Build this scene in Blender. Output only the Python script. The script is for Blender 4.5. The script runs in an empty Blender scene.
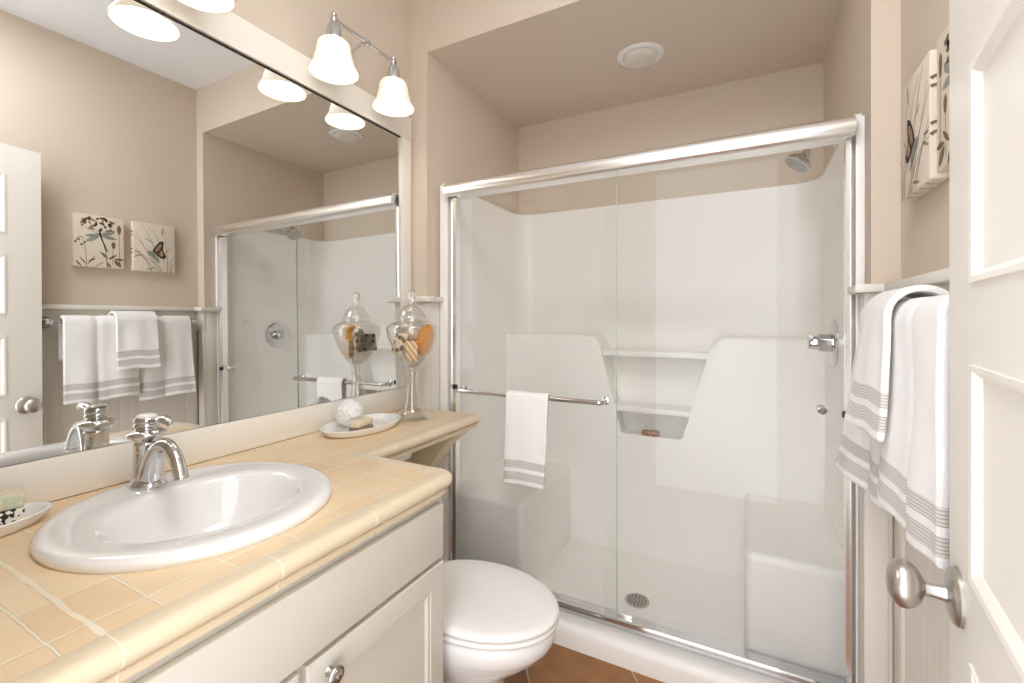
import bpy, bmesh, math, random
from mathutils import Vector, Matrix, noise

random.seed(7)
S = bpy.context.scene
C = S.collection
PI = math.pi

# ------------------------------------------------------------------ camera, world, big lights, exposure
EYE = 1.23
cam_d = bpy.data.cameras.new('camera')
cam = bpy.data.objects.new('camera', cam_d)
C.objects.link(cam)
cam.location = (0, 0, EYE)
cam.rotation_euler = (PI / 2, 0, math.radians(27.5))
cam_d.sensor_width = 36.0
cam_d.lens = 453.0 / 1024.0 * 36.0
cam_d.shift_y = -23.5 / 1024.0
cam_d.clip_start = 0.01
S.camera = cam

world = bpy.data.worlds.new('hall_daylight')
S.world = world
world.use_nodes = True
wbg = world.node_tree.nodes['Background']
wbg.inputs[0].default_value = (0.965, 0.985, 1.025, 1)
wbg.inputs[1].default_value = 3.3

def area_light(name, loc, rot, sx, sy, power, col):
    d = bpy.data.lights.new(name, 'AREA')
    d.shape = 'RECTANGLE'
    d.size, d.size_y, d.energy, d.color = sx, sy, power, col
    o = bpy.data.objects.new(name, d)
    C.objects.link(o)
    o.location = loc
    o.rotation_euler = rot
    return o

# unseen fill light added under the ceiling, standing in for bounced flash
area_light('ceiling_fill_light', (-0.25, 0.42, 2.66), (0, 0, 0), 0.6, 0.5, 12.5, (0.96, 0.98, 1.02))

S.view_settings.view_transform = 'Standard'
S.view_settings.look = 'None'
S.view_settings.gamma = 1.0
S.view_settings.use_curve_mapping = False
S.view_settings.exposure = 0.05
try:
    S.cycles.max_bounces = 14
    S.cycles.diffuse_bounces = 6
    S.cycles.glossy_bounces = 6
    S.cycles.transmission_bounces = 10
    S.cycles.transparent_max_bounces = 24
    S.cycles.sample_clamp_indirect = 6
    S.cycles.caustics_reflective = False
    S.cycles.caustics_refractive = False
    S.cycles.use_denoising = True
except Exception:
    pass

# ------------------------------------------------------------------ materials
def srgb(r, g, b):
    f = lambda c: (c / 255 / 12.92) if c / 255 <= 0.04045 else ((c / 255 + 0.055) / 1.055) ** 2.4
    return (f(r), f(g), f(b), 1)

def mat(name, col, rough=0.5, metal=0.0, coat=0.0, bump=0.0, bscale=60.0, var=0.0, spec=0.5, sheen=0.0):
    m = bpy.data.materials.new(name)
    m.use_nodes = True
    nt = m.node_tree
    b = nt.nodes['Principled BSDF']
    b.inputs['Base Color'].default_value = col
    b.inputs['Roughness'].default_value = rough
    b.inputs['Metallic'].default_value = metal
    b.inputs['Coat Weight'].default_value = coat
    b.inputs['Coat Roughness'].default_value = 0.06
    b.inputs['Specular IOR Level'].default_value = spec
    b.inputs['Sheen Weight'].default_value = sheen
    if bump or var:
        tc = nt.nodes.new('ShaderNodeTexCoord')
        nz = nt.nodes.new('ShaderNodeTexNoise')
        nz.inputs['Scale'].default_value = bscale
        nz.inputs['Detail'].default_value = 4
        nt.links.new(tc.outputs['Object'], nz.inputs['Vector'])
        if bump:
            bp = nt.nodes.new('ShaderNodeBump')
            bp.inputs['Strength'].default_value = bump
            bp.inputs['Distance'].default_value = 0.004
            nt.links.new(nz.outputs['Fac'], bp.inputs['Height'])
            nt.links.new(bp.outputs['Normal'], b.inputs['Normal'])
        if var:
            mx = nt.nodes.new('ShaderNodeMix')
            mx.data_type = 'RGBA'
            mx.inputs[6].default_value = tuple(c * (1 - var) for c in col[:3]) + (1,)
            mx.inputs[7].default_value = tuple(min(1, c * (1 + var)) for c in col[:3]) + (1,)
            nt.links.new(nz.outputs['Fac'], mx.inputs[0])
            nt.links.new(mx.outputs[2], b.inputs['Base Color'])
    return m

M = {}
M['paint'] = mat('beige_wall_paint', srgb(216, 202, 185), 0.75, bump=0.04, bscale=180)
M['ceil'] = mat('white_ceiling_paint', srgb(244, 245, 248), 0.85)
M['trim'] = mat('cream_white_trim_paint', srgb(240, 235, 226), 0.38)
M['cab'] = mat('cream_cabinet_paint', srgb(206, 200, 189), 0.35)
M['dark'] = mat('dark_recess', srgb(60, 50, 42), 0.8)
M['porc'] = mat('white_porcelain', srgb(238, 237, 235), 0.12, coat=0.6)
M['china'] = mat('white_glazed_ceramic', srgb(240, 238, 235), 0.18, coat=0.4)
M['fiber'] = mat('glossy_white_fiberglass', srgb(246, 243, 239), 0.28, spec=0.4)
M['chrome'] = mat('polished_chrome', (0.66, 0.66, 0.67, 1), 0.05, 1.0)
M['alum'] = mat('bright_polished_aluminium', (0.94, 0.93, 0.92, 1), 0.27, 1.0)
M['nickel'] = mat('brushed_nickel', (0.55, 0.52, 0.49, 1), 0.34, 1.0)
M['pewter'] = mat('pewter_knob_metal', (0.5, 0.48, 0.46, 1), 0.18, 1.0)
M['black'] = mat('black_rubber', (0.012, 0.012, 0.012, 1), 0.5)
M['drainhole'] = mat('drain_holes', (0.02, 0.02, 0.02, 1), 0.6)
M['bull'] = mat('cream_glazed_bullnose_tile', srgb(224, 207, 178), 0.28, coat=0.25, var=0.05, bscale=14)
M['corbel'] = mat('pale_yellow_painted_bracket', srgb(230, 216, 178), 0.45)
M['lens'] = mat('frosted_lens', srgb(226, 220, 210), 0.45)
M['canvas'] = mat('cream_canvas', srgb(228, 216, 198), 0.85, bump=0.25, bscale=400)
M['inkbrown'] = mat('brown_print_ink', srgb(128, 104, 84), 0.85)
M['inkdark'] = mat('dark_brown_print_ink', srgb(52, 38, 32), 0.85)
M['inkpink'] = mat('dusty_pink_print_ink', srgb(176, 138, 116), 0.85)
M['inkgreen'] = mat('sage_print_ink', srgb(148, 152, 138), 0.85)
M['inktaupe'] = mat('taupe_print_ink', srgb(164, 146, 124), 0.85)
M['pouf'] = mat('white_mesh_net', srgb(246, 244, 242), 0.8, sheen=0.3)
M['soapcream'] = mat('cream_soap', srgb(232, 214, 186), 0.45, var=0.12, bscale=50)
M['soapbrown'] = mat('grey_brown_soap', srgb(150, 130, 118), 0.5, var=0.2, bscale=60)
M['orange'] = mat('orange_sponge', srgb(235, 160, 50), 0.9, bump=0.8, bscale=140, var=0.12)
M['rosette'] = mat('pinkish_shell_soap', srgb(205, 170, 148), 0.55, var=0.25, bscale=60)
M['greensoap'] = mat('sage_and_cream_soap_wrapper', srgb(206, 212, 186), 0.5)

def pattern_mat(name, kind, c1, c2, scale, thr=0.5, rough=0.55, c3=None, axis='X'):
    m = bpy.data.materials.new(name)
    m.use_nodes = True
    nt = m.node_tree
    b = nt.nodes['Principled BSDF']
    b.inputs['Roughness'].default_value = rough
    tc = nt.nodes.new('ShaderNodeTexCoord')
    if kind == 'stripe':
        t = nt.nodes.new('ShaderNodeTexWave')
        t.wave_type = 'BANDS'
        t.bands_direction = 'DIAGONAL'
        t.inputs['Scale'].default_value = scale
        out = t.outputs['Fac']
    elif kind == 'spots':
        t = nt.nodes.new('ShaderNodeTexVoronoi')
        t.inputs['Scale'].default_value = scale
        out = t.outputs['Distance']
    else:
        t = nt.nodes.new('ShaderNodeTexNoise')
        t.inputs['Scale'].default_value = scale
        t.inputs['Detail'].default_value = 1.0
        out = t.outputs['Fac']
    nt.links.new(tc.outputs['Object'], t.inputs['Vector'])
    r = nt.nodes.new('ShaderNodeValToRGB')
    r.color_ramp.interpolation = 'CONSTANT'
    r.color_ramp.elements[0].color = c1
    r.color_ramp.elements[1].position = thr
    r.color_ramp.elements[1].color = c2
    if c3:
        e = r.color_ramp.elements.new(thr * 0.55)
        e.color = c3
    nt.links.new(out, r.inputs['Fac'])
    nt.links.new(r.outputs['Color'], b.inputs['Base Color'])
    return m

M['leopard'] = pattern_mat('leopard_print_wrapper', 'spots', srgb(52, 32, 22), srgb(238, 218, 184), 44, 0.42, c3=srgb(118, 80, 50))
M['stripe'] = pattern_mat('orange_and_white_striped_wrapper', 'stripe', srgb(238, 168, 60), srgb(248, 240, 226), 22, 0.5)
M['scroll'] = pattern_mat('black_scrollwork_wrapper', 'blot', srgb(40, 30, 28), srgb(240, 234, 226), 105, 0.46)
M['floral'] = pattern_mat('pale_floral_wrapper', 'blot', srgb(170, 140, 112), srgb(238, 222, 196), 45, 0.5, c3=srgb(204, 212, 186))
M['mosaic'] = pattern_mat('mottled_brown_teal_soap', 'spots', srgb(60, 110, 105), srgb(190, 160, 130), 90, 0.45, c3=srgb(150, 70, 60))

def tile_mat(name, size, ox, oy, ang, grout_w, colA, colB, grout, rough, coat, nscale, bump=0.5, bdist=0.003):
    """square tiles by object coordinates; the tint changes from tile to tile"""
    m = bpy.data.materials.new(name)
    m.use_nodes = True
    nt = m.node_tree
    L = nt.links
    b = nt.nodes['Principled BSDF']
    b.inputs['Roughness'].default_value = rough
    b.inputs['Coat Weight'].default_value = coat
    tc = nt.nodes.new('ShaderNodeTexCoord')
    mp = nt.nodes.new('ShaderNodeMapping')
    mp.vector_type = 'TEXTURE'
    mp.inputs['Location'].default_value = (ox, oy, 0)
    mp.inputs['Rotation'].default_value = (0, 0, ang)
    mp.inputs['Scale'].default_value = (size, size, 1)
    L.new(tc.outputs['Object'], mp.inputs['Vector'])
    # a slight waver in the grout lines
    nz0 = nt.nodes.new('ShaderNodeTexNoise')
    nz0.inputs['Scale'].default_value = 3.0
    L.new(mp.outputs['Vector'], nz0.inputs['Vector'])
    wv = nt.nodes.new('ShaderNodeVectorMath')
    wv.operation = 'MULTIPLY_ADD'
    wv.inputs[1].default_value = (0.04, 0.04, 0)
    L.new(nz0.outputs['Color'], wv.inputs[0])
    L.new(mp.outputs['Vector'], wv.inputs[2])
    sp = nt.nodes.new('ShaderNodeSeparateXYZ')
    L.new(wv.outputs['Vector'], sp.inputs[0])
    def math1(op, a, bval=None):
        n = nt.nodes.new('ShaderNodeMath')
        n.operation = op
        if hasattr(a, 'node'): L.new(a, n.inputs[0])
        else: n.inputs[0].default_value = a
        if bval is not None:
            if hasattr(bval, 'node'): L.new(bval, n.inputs[1])
            else: n.inputs[1].default_value = bval
        return n.outputs[0]
    ds = []
    for ax in ('X', 'Y'):
        fr = math1('FRACT', sp.outputs[ax])
        ds.append(math1('SUBTRACT', 0.5, math1('ABSOLUTE', math1('SUBTRACT', fr, 0.5))))
    dmin = math1('MINIMUM', ds[0], ds[1])
    mr = nt.nodes.new('ShaderNodeMapRange')
    mr.interpolation_type = 'SMOOTHSTEP'
    mr.inputs['From Min'].default_value = grout_w / size * 0.35
    mr.inputs['From Max'].default_value = grout_w / size * 0.85
    L.new(dmin, mr.inputs['Value'])
    fl = nt.nodes.new('ShaderNodeVectorMath')
    fl.operation = 'FLOOR'
    L.new(wv.outputs['Vector'], fl.inputs[0])
    wn = nt.nodes.new('ShaderNodeTexWhiteNoise')
    wn.noise_dimensions = '2D'
    L.new(fl.outputs['Vector'], wn.inputs['Vector'])
    nz = nt.nodes.new('ShaderNodeTexNoise')
    nz.inputs['Scale'].default_value = nscale
    nz.inputs['Detail'].default_value = 5
    L.new(tc.outputs['Object'], nz.inputs['Vector'])
    f = math1('ADD', math1('MULTIPLY', wn.outputs['Value'], 0.45), math1('MULTIPLY', math1('SUBTRACT', nz.outputs['Fac'], 0.22), 1.05))
    mx = nt.nodes.new('ShaderNodeMix')
    mx.data_type = 'RGBA'
    mx.inputs[6].default_value = colA
    mx.inputs[7].default_value = colB
    L.new(f, mx.inputs[0])
    mg = nt.nodes.new('ShaderNodeMix')
    mg.data_type = 'RGBA'
    mg.inputs[6].default_value = grout
    L.new(mr.outputs['Result'], mg.inputs[0])
    L.new(mx.outputs[2], mg.inputs[7])
    L.new(mg.outputs[2], b.inputs['Base Color'])
    bp = nt.nodes.new('ShaderNodeBump')
    bp.inputs['Strength'].default_value = bump
    bp.inputs['Distance'].default_value = bdist
    L.new(mr.outputs['Result'], bp.inputs['Height'])
    L.new(bp.outputs['Normal'], b.inputs['Normal'])
    return m

M['tile'] = tile_mat('tan_glazed_counter_tile', 0.1065, -0.72, 0.27, 0.0, 0.0032, srgb(223, 194, 154), srgb(237, 215, 180), srgb(236, 224, 200), 0.32, 0.15, 9)
M['floor'] = tile_mat('brown_slate_floor_tile', 0.36, -0.480, 1.773, math.radians(-54.5), 0.006, srgb(92, 56, 26), srgb(178, 124, 72), srgb(176, 152, 120), 0.4, 0.1, 13)

def mirror_mat():
    m = bpy.data.materials.new('mirror_silver')
    m.use_nodes = True
    b = m.node_tree.nodes['Principled BSDF']
    b.inputs['Base Color'].default_value = (0.86, 0.87, 0.86, 1)
    b.inputs['Metallic'].default_value = 1
    b.inputs['Roughness'].default_value = 0.0
    return m
M['mirror'] = mirror_mat()

def thin_glass(name, tint, refl=1.0, base=0.045):
    m = bpy.data.materials.new(name)
    m.use_nodes = True
    nt = m.node_tree
    nt.nodes.remove(nt.nodes['Principled BSDF'])
    out = nt.nodes['Material Output']
    tr = nt.nodes.new('ShaderNodeBsdfTransparent')
    tr.inputs[0].default_value = tint
    gl = nt.nodes.new('ShaderNodeBsdfGlossy')
    gl.inputs['Roughness'].default_value = 0.0
    gl.inputs['Color'].default_value = (1, 1, 1, 1)
    lw = nt.nodes.new('ShaderNodeLayerWeight')
    lw.inputs['Blend'].default_value = 0.5
    p = nt.nodes.new('ShaderNodeMath')
    p.operation = 'POWER'
    p.inputs[1].default_value = 3.5
    nt.links.new(lw.outputs['Facing'], p.inputs[0])
    a = nt.nodes.new('ShaderNodeMath')
    a.operation = 'MULTIPLY_ADD'
    a.inputs[1].default_value = 0.8 * refl
    a.inputs[2].default_value = base * refl
    nt.links.new(p.outputs[0], a.inputs[0])
    mx = nt.nodes.new('ShaderNodeMixShader')
    nt.links.new(a.outputs[0], mx.inputs[0])
    nt.links.new(tr.outputs[0], mx.inputs[1])
    nt.links.new(gl.outputs[0], mx.inputs[2])
    nt.links.new(mx.outputs[0], out.inputs['Surface'])
    return m
M['doorglass'] = thin_glass('clear_door_glass', (0.992, 0.997, 0.993, 1), base=0.013)
M['jarglass'] = thin_glass('clear_jar_glass', (0.96, 0.96, 0.955, 1), base=0.085)

def solid_glass():
    m = bpy.data.materials.new('solid_clear_glass')
    m.use_nodes = True
    b = m.node_tree.nodes['Principled BSDF']
    b.inputs['Base Color'].default_value = (0.98, 0.98, 0.97, 1)
    b.inputs['Transmission Weight'].default_value = 1.0
    b.inputs['Roughness'].default_value = 0.0
    b.inputs['IOR'].default_value = 1.45
    return m
M['solidglass'] = solid_glass()

def shade_mat():
    m = bpy.data.materials.new('lit_opal_glass_shade')
    m.use_nodes = True
    nt = m.node_tree
    b = nt.nodes['Principled BSDF']
    b.inputs['Base Color'].default_value = srgb(250, 246, 236)
    b.inputs['Roughness'].default_value = 0.3
    b.inputs['Emission Color'].default_value = (1.0, 0.90, 0.76, 1)
    b.inputs['Emission Strength'].default_value = 0.26
    return m
M['shade'] = shade_mat()
M['bulb'] = bpy.data.materials.new('lit_bulb')
M['bulb'].use_nodes = True
_b = M['bulb'].node_tree.nodes['Principled BSDF']
_b.inputs['Emission Color'].default_value = (1.0, 0.90, 0.76, 1)
_b.inputs['Emission Strength'].default_value = 16

def towel_mat(name='white_terry_with_taupe_bands'):
    """white terry; bands measured along the cloth from the front hem (UV v, in metres)"""
    m = bpy.data.materials.new(name)
    m.use_nodes = True
    nt = m.node_tree
    L = nt.links
    b = nt.nodes['Principled BSDF']
    b.inputs['Roughness'].default_value = 0.9
    b.inputs['Sheen Weight'].default_value = 0.25
    b.inputs['Sheen Roughness'].default_value = 0.5
    uv = nt.nodes.new('ShaderNodeUVMap')
    uv.uv_map = 'UVMap'
    sp = nt.nodes.new('ShaderNodeSeparateXYZ')
    L.new(uv.outputs['UV'], sp.inputs[0])
    mr = nt.nodes.new('ShaderNodeMapRange')
    mr.inputs['From Max'].default_value = 0.2
    L.new(sp.outputs['Y'], mr.inputs['Value'])
    r = nt.nodes.new('ShaderNodeValToRGB')
    r.color_ramp.interpolation = 'CONSTANT'
    white = (0, 0, 0, 1)
    band = (1, 1, 1, 1)
    e = r.color_ramp.elements
    e[0].color = white
    e[1].position = 0.020 / 0.2
    e[1].color = band
    for p, c in ((0.052, white), (0.068, band), (0.100, white)):
        x = e.new(p / 0.2)
        x.color = c
    L.new(mr.outputs['Result'], r.inputs['Fac'])
    wv = nt.nodes.new('ShaderNodeMath')
    wv.operation = 'SINE'
    sc = nt.nodes.new('ShaderNodeMath')
    sc.operation = 'MULTIPLY'
    sc.inputs[1].default_value = 2 * PI / 0.0062
    L.new(sp.outputs['Y'], sc.inputs[0])
    L.new(sc.outputs[0], wv.inputs[0])
    mr2 = nt.nodes.new('ShaderNodeMapRange')
    mr2.inputs['From Min'].default_value = -0.2
    mr2.inputs['From Max'].default_value = 0.9
    L.new(wv.outputs[0], mr2.inputs['Value'])
    bandc = nt.nodes.new('ShaderNodeMix')
    bandc.data_type = 'RGBA'
    bandc.inputs[6].default_value = srgb(224, 219, 214)
    bandc.inputs[7].default_value = srgb(184, 174, 167)
    L.new(mr2.outputs['Result'], bandc.inputs[0])
    mx = nt.nodes.new('ShaderNodeMix')
    mx.data_type = 'RGBA'
    mx.inputs[6].default_value = srgb(248, 246, 244)
    L.new(r.outputs['Color'], mx.inputs[0])
    L.new(bandc.outputs[2], mx.inputs[7])
    L.new(mx.outputs[2], b.inputs['Base Color'])
    tc = nt.nodes.new('ShaderNodeTexCoord')
    nz = nt.nodes.new('ShaderNodeTexNoise')
    nz.inputs['Scale'].default_value = 260
    nz.inputs['Detail'].default_value = 3
    L.new(tc.outputs['Object'], nz.inputs['Vector'])
    bp = nt.nodes.new('ShaderNodeBump')
    bp.inputs['Strength'].default_value = 0.35
    bp.inputs['Distance'].default_value = 0.004
    L.new(nz.outputs['Fac'], bp.inputs['Height'])
    L.new(bp.outputs['Normal'], b.inputs['Normal'])
    return m
M['towel'] = towel_mat()

# ------------------------------------------------------------------ mesh helpers
ROOT = {}

def NB():
    return bmesh.new()

def _merge(bm, src, mi=0):
    vm = [bm.verts.new(v.co) for v in src.verts]
    src.verts.index_update()
    for f in src.faces:
        try:
            nf = bm.faces.new([vm[v.index] for v in f.verts])
            nf.material_index = mi
        except ValueError:
            pass
    src.free()

def box(bm, x0, x1, y0, y1, z0, z1, bev=0.0, seg=2, mi=0, mtx=None):
    t = bmesh.new()
    bmesh.ops.create_cube(t, size=1)
    for v in t.verts:
        v.co = Vector(((x0 + x1) / 2 + v.co.x * (x1 - x0), (y0 + y1) / 2 + v.co.y * (y1 - y0), (z0 + z1) / 2 + v.co.z * (z1 - z0)))
    if bev:
        bmesh.ops.bevel(t, geom=list(t.edges), offset=bev, segments=seg, profile=0.5, affect='EDGES')
    if mtx is not None:
        t.transform(mtx)
    _merge(bm, t, mi)

def rings(bm, rs, cap0=True, cap1=True, mi=0, closed=True):
    """rs: list of rings (lists of points, same count) skinned in order"""
    vr = [[bm.verts.new(p) for p in r] for r in rs]
    n = len(rs[0])
    for a, b in zip(vr, vr[1:]):
        for i in range(n if closed else n - 1):
            j = (i + 1) % n
            try:
                f = bm.faces.new((a[i], a[j], b[j], b[i]))
                f.material_index = mi
            except ValueError:
                pass
    if cap0:
        f = bm.faces.new(list(reversed(vr[0]))); f.material_index = mi
    if cap1:
        f = bm.faces.new(vr[-1]); f.material_index = mi

def basis(axis):
    a = Vector(axis).normalized()
    u = a.orthogonal().normalized()
    if abs(a.z) > 0.99:
        u = Vector((1, 0, 0))
    w = a.cross(u)
    return a, u, w

def lathe(bm, prof, base, axis=(0, 0, 1), n=40, mi=0, cap0=True, cap1=True, sx=1.0, sy=1.0):
    """prof: (radius, height along axis)"""
    a, u, w = basis(axis)
    b = Vector(base)
    rs = []
    for r, h in prof:
        r = max(r, 1e-4)
        rs.append([b + a * h + u * (r * sx * math.cos(2 * PI * k / n)) + w * (r * sy * math.sin(2 * PI * k / n)) for k in range(n)])
    rings(bm, rs, cap0, cap1, mi)

def tube(bm, path, rad, n=16, mi=0, cap=True, flat=1.0):
    """path of points; rad a number or list"""
    pts = [Vector(p) for p in path]
    if not isinstance(rad, (list, tuple)):
        rad = [rad] * len(pts)
    t0 = (pts[1] - pts[0]).normalized()
    up = t0.orthogonal().normalized()
    if abs(t0.z) < 0.95:
        up = (Vector((0, 0, 1)) - t0 * t0.z).normalized()
    rs = []
    for i, p in enumerate(pts):
        t = (pts[min(i + 1, len(pts) - 1)] - pts[max(i - 1, 0)]).normalized()
        up = (up - t * up.dot(t))
        if up.length < 1e-6:
            up = t.orthogonal()
        up.normalize()
        s = t.cross(up)
        rs.append([p + up * (rad[i] * math.cos(2 * PI * k / n)) + s * (rad[i] * flat * math.sin(2 * PI * k / n)) for k in range(n)])
    rings(bm, rs, cap, cap, mi)

def bez(p0, p1, p2, p3, n=14):
    out = []
    for i in range(n + 1):
        t = i / n
        out.append(Vector(p0) * (1 - t) ** 3 + Vector(p1) * 3 * t * (1 - t) ** 2 + Vector(p2) * 3 * t * t * (1 - t) + Vector(p3) * t ** 3)
    return out

def prism(bm, poly, axis, a0, a1, bev=0.0, mi=0, seg=2):
    """poly: 2D points; axis 'x': poly=(y,z), 'y': (x,z), 'z': (x,y)"""
    def P(p, a):
        return {'x': (a, p[0], p[1]), 'y': (p[0], a, p[1]), 'z': (p[0], p[1], a)}[axis]
    t = bmesh.new()
    v0 = [t.verts.new(P(p, a0)) for p in poly]
    v1 = [t.verts.new(P(p, a1)) for p in poly]
    t.faces.new(v0)
    t.faces.new(list(reversed(v1)))
    n = len(poly)
    for i in range(n):
        t.faces.new((v0[i], v1[i], v1[(i + 1) % n], v0[(i + 1) % n]))
    bmesh.ops.recalc_face_normals(t, faces=list(t.faces))
    if bev:
        bmesh.ops.bevel(t, geom=list(t.edges), offset=bev, segments=seg, profile=0.5, affect='EDGES')
    _merge(bm, t, mi)

def sphere(bm, c, r, sx=1, sy=1, sz=1, n=24, mi=0, mtx=None):
    t = bmesh.new()
    bmesh.ops.create_uvsphere(t, u_segments=n, v_segments=max(8, n // 2), radius=r)
    for v in t.verts:
        v.co = Vector((v.co.x * sx, v.co.y * sy, v.co.z * sz))
    if mtx is not None:
        t.transform(mtx)
    for v in t.verts:
        v.co += Vector(c)
    _merge(bm, t, mi)

def finish(name, bm, mats, smooth=35):
    if not isinstance(mats, (list, tuple)):
        mats = [mats]
    bmesh.ops.remove_doubles(bm, verts=list(bm.verts), dist=1e-6)
    bmesh.ops.recalc_face_normals(bm, faces=list(bm.faces))
    me = bpy.data.meshes.new(name)
    bm.to_mesh(me)
    bm.free()
    for m in mats:
        me.materials.append(m)
    if smooth:
        me.shade_smooth()
        me.set_sharp_from_angle(angle=math.radians(smooth))
    return me

def obj(name, bm, mats, parent=None, loc=None, label=None, smooth=35):
    """world-space mesh -> one object; its origin is the parent's base or loc"""
    me = bm if isinstance(bm, bpy.types.Mesh) else finish(name, bm, mats, smooth)
    o = bpy.data.objects.new(name, me)
    C.objects.link(o)
    if parent is not None:
        base = ROOT[parent]
        o.parent = parent
        ROOT[o] = base
    else:
        base = Vector(loc or (0, 0, 0))
        o.location = base
        ROOT[o] = base
    me.transform(Matrix.Translation(-base))
    if label:
        o['label'] = label
    return o

def tag(o, label, cat, group=None, kind=None):
    o['label'] = label
    o['category'] = cat
    if group:
        o['group'] = group
    if kind:
        o['kind'] = kind
    return o

def thing(name, loc, label, cat, group=None):
    o = bpy.data.objects.new(name, None)
    o.empty_display_size = 0.05
    C.objects.link(o)
    o.location = loc
    ROOT[o] = Vector(loc)
    return tag(o, label, cat, group)

def struct(name, bm, m, label, cat, parent=None, smooth=35):
    o = obj(name, bm, m, parent, smooth=smooth)
    if parent is None:
        tag(o, label, cat, None, 'structure')
    return o

# ------------------------------------------------------------------ dimensions of the room
XL, XR = -1.363, 0.378          # mirror wall, towel wall
YN, YF = 0.12, 1.62             # near wall, face of the wall round the shower
YB = 2.53                       # back of the shower alcove
AL, AR = -1.271, 0.312          # alcove sides
CZ, AZ = 2.70, 2.418            # ceilings
T = 0.1

# ------------------------------------------------------------------ setting
b = NB(); box(b, XL - T, XR + T, -0.02, YB + T, -0.06, 0)
struct('floor', b, M['floor'], 'brown diagonal tile floor in front of the shower', 'floor')
b = NB(); box(b, XL - T, XR + T, 0.0, YF + 0.0, CZ, CZ + 0.06)
struct('ceiling', b, M['ceil'], 'white main ceiling seen in the mirror', 'ceiling')
b = NB(); box(b, XL - T, XL, 0.0, YF, 0, CZ)
struct('wall_left', b, M['paint'], 'beige wall behind the mirror and vanity', 'wall')
b = NB(); box(b, XR, XR + T, 0.0, YF, 0, CZ)
struct('wall_right', b, M['paint'], 'beige wall behind the towel rail and canvases', 'wall')
b = NB()
box(b, XL, -0.60, 0.0, YN, 0, CZ)
box(b, 0.175, XR, 0.0, YN, 0, CZ)
struct('wall_near', b, M['paint'], 'beige wall beside the opening at the camera', 'wall')
b = NB()
box(b, XL - T, AL, YF, YF + 0.02, 0, CZ)
box(b, AR, XR + T, YF, YF + 0.02, 0, CZ)
box(b, AL, AR, YF, YF + 0.02, AZ, CZ + 0.06)
struct('wall_far', b, M['paint'], 'beige wall framing the shower alcove opening', 'wall')
b = NB(); box(b, AL - T, AL, YF + 0.02, YB, 0, AZ)
struct('wall_alcove_left', b, M['paint'], 'beige left side wall above the shower surround', 'wall')
b = NB(); box(b, AR, AR + T, YF + 0.02, YB, 0, AZ)
struct('wall_alcove_right', b, M['paint'], 'beige right side wall above the shower surround', 'wall')
b = NB(); box(b, AL - T, AR + T, YB, YB + T, 0, AZ + 0.06)
struct('wall_alcove_back', b, M['paint'], 'beige back wall strip above the white shower surround', 'wall')
b = NB(); box(b, AL - T, AR + T, YF + 0.02, YB, AZ, AZ + 0.06)
struct('ceiling_alcove', b, M['paint'], 'beige lowered ceiling over the shower', 'ceiling')

# wainscot: beadboard, rail and cap (structure trims)
def bead_y(bm, x_face, sgn, y0, y1, z0, z1, th=0.012, pitch=0.042):
    """beadboard in a plane x = const; sgn = direction of the face normal along x"""
    pts = [(x_face, y0)]
    y = y0
    while y < y1 - 1e-4:
        e = min(y + pitch, y1)
        pts += [(x_face + sgn * th, y + 0.002), (x_face + sgn * th, e - 0.004), (x_face + sgn * (th - 0.002), e - 0.003), (x_face + sgn * (th - 0.002), e - 0.001)]
        y = e
    pts += [(x_face, y1)]
    prism(bm, pts, 'z', z0, z1)

def bead_x(bm, y_face, x0, x1, z0, z1, th=0.012, pitch=0.042):
    pts = [(x0, y_face)]
    x = x0
    while x < x1 - 1e-4:
        e = min(x + pitch, x1)
        pts += [(x + 0.002, y_face - th), (e - 0.004, y_face - th), (e - 0.003, y_face - th + 0.002), (e - 0.001, y_face - th + 0.002)]
        x = e
    pts += [(x1, y_face)]
    prism(bm, pts, 'z', z0, z1)

RZ0, RZ1, CAPZ = 1.175, 1.301, 1.325
b = NB()
bead_y(b, XR, -1, YN, 1.535, 0.0, RZ0)
box(b, XR - 0.019, XR, YN, YF - 0.019, RZ0, RZ1, 0.002)
box(b, XR - 0.019, XR, 1.535, YF - 0.019, 0.0, RZ0, 0.002)
struct('trim_1', b, M['trim'], 'cream beadboard wainscot on the towel wall', 'wainscot')
b = NB(); box(b, XR - 0.044, XR, YN, YF - 0.019, RZ1, CAPZ, 0.003)
struct('trim_2', b, M['trim'], 'cream wainscot cap ledge on the towel wall', 'trim')
b = NB()
bead_x(b, YF, XL, AL - 0.02, 0.0, RZ0)
box(b, XL, AL + 0.019, YF - 0.019, YF, RZ0, RZ1, 0.002)
box(b, AL - 0.05, AL + 0.019, YF - 0.019, YF, 0.0, RZ0, 0.002)
box(b, AL, AL + 0.019, YF, 1.688, 0.0, RZ1, 0.002)
struct('trim_3', b, M['trim'], 'cream wainscot panel between the mirror and the shower', 'wainscot')
b = NB()
box(b, XL + 0.02, AL + 0.044, YF - 0.044, YF, RZ1, CAPZ, 0.003)
box(b, AL, AL + 0.044, YF - 0.01, 1.688, RZ1, CAPZ, 0.003)
struct('trim_4', b, M['trim'], 'cream cap ledge behind the glass jar', 'trim')
b = NB()
bead_x(b, YF, AR + 0.03, XR - 0.019, 0.0, RZ0)
box(b, AR - 0.019, XR - 0.019, YF - 0.019, YF, RZ0, RZ1, 0.002)
box(b, AR - 0.019, AR + 0.035, YF - 0.019, YF, 0.0, RZ0, 0.002)
box(b, AR - 0.019, AR, YF, 1.688, 0.0, RZ1, 0.002)
struct('trim_5', b, M['trim'], 'cream wainscot panel right of the shower', 'wainscot')
b = NB()
box(b, AR - 0.044, XR - 0.044, YF - 0.044, YF, RZ1, CAPZ, 0.003)
box(b, AR - 0.044, AR, YF - 0.01, 1.688, RZ1, CAPZ, 0.003)
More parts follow.
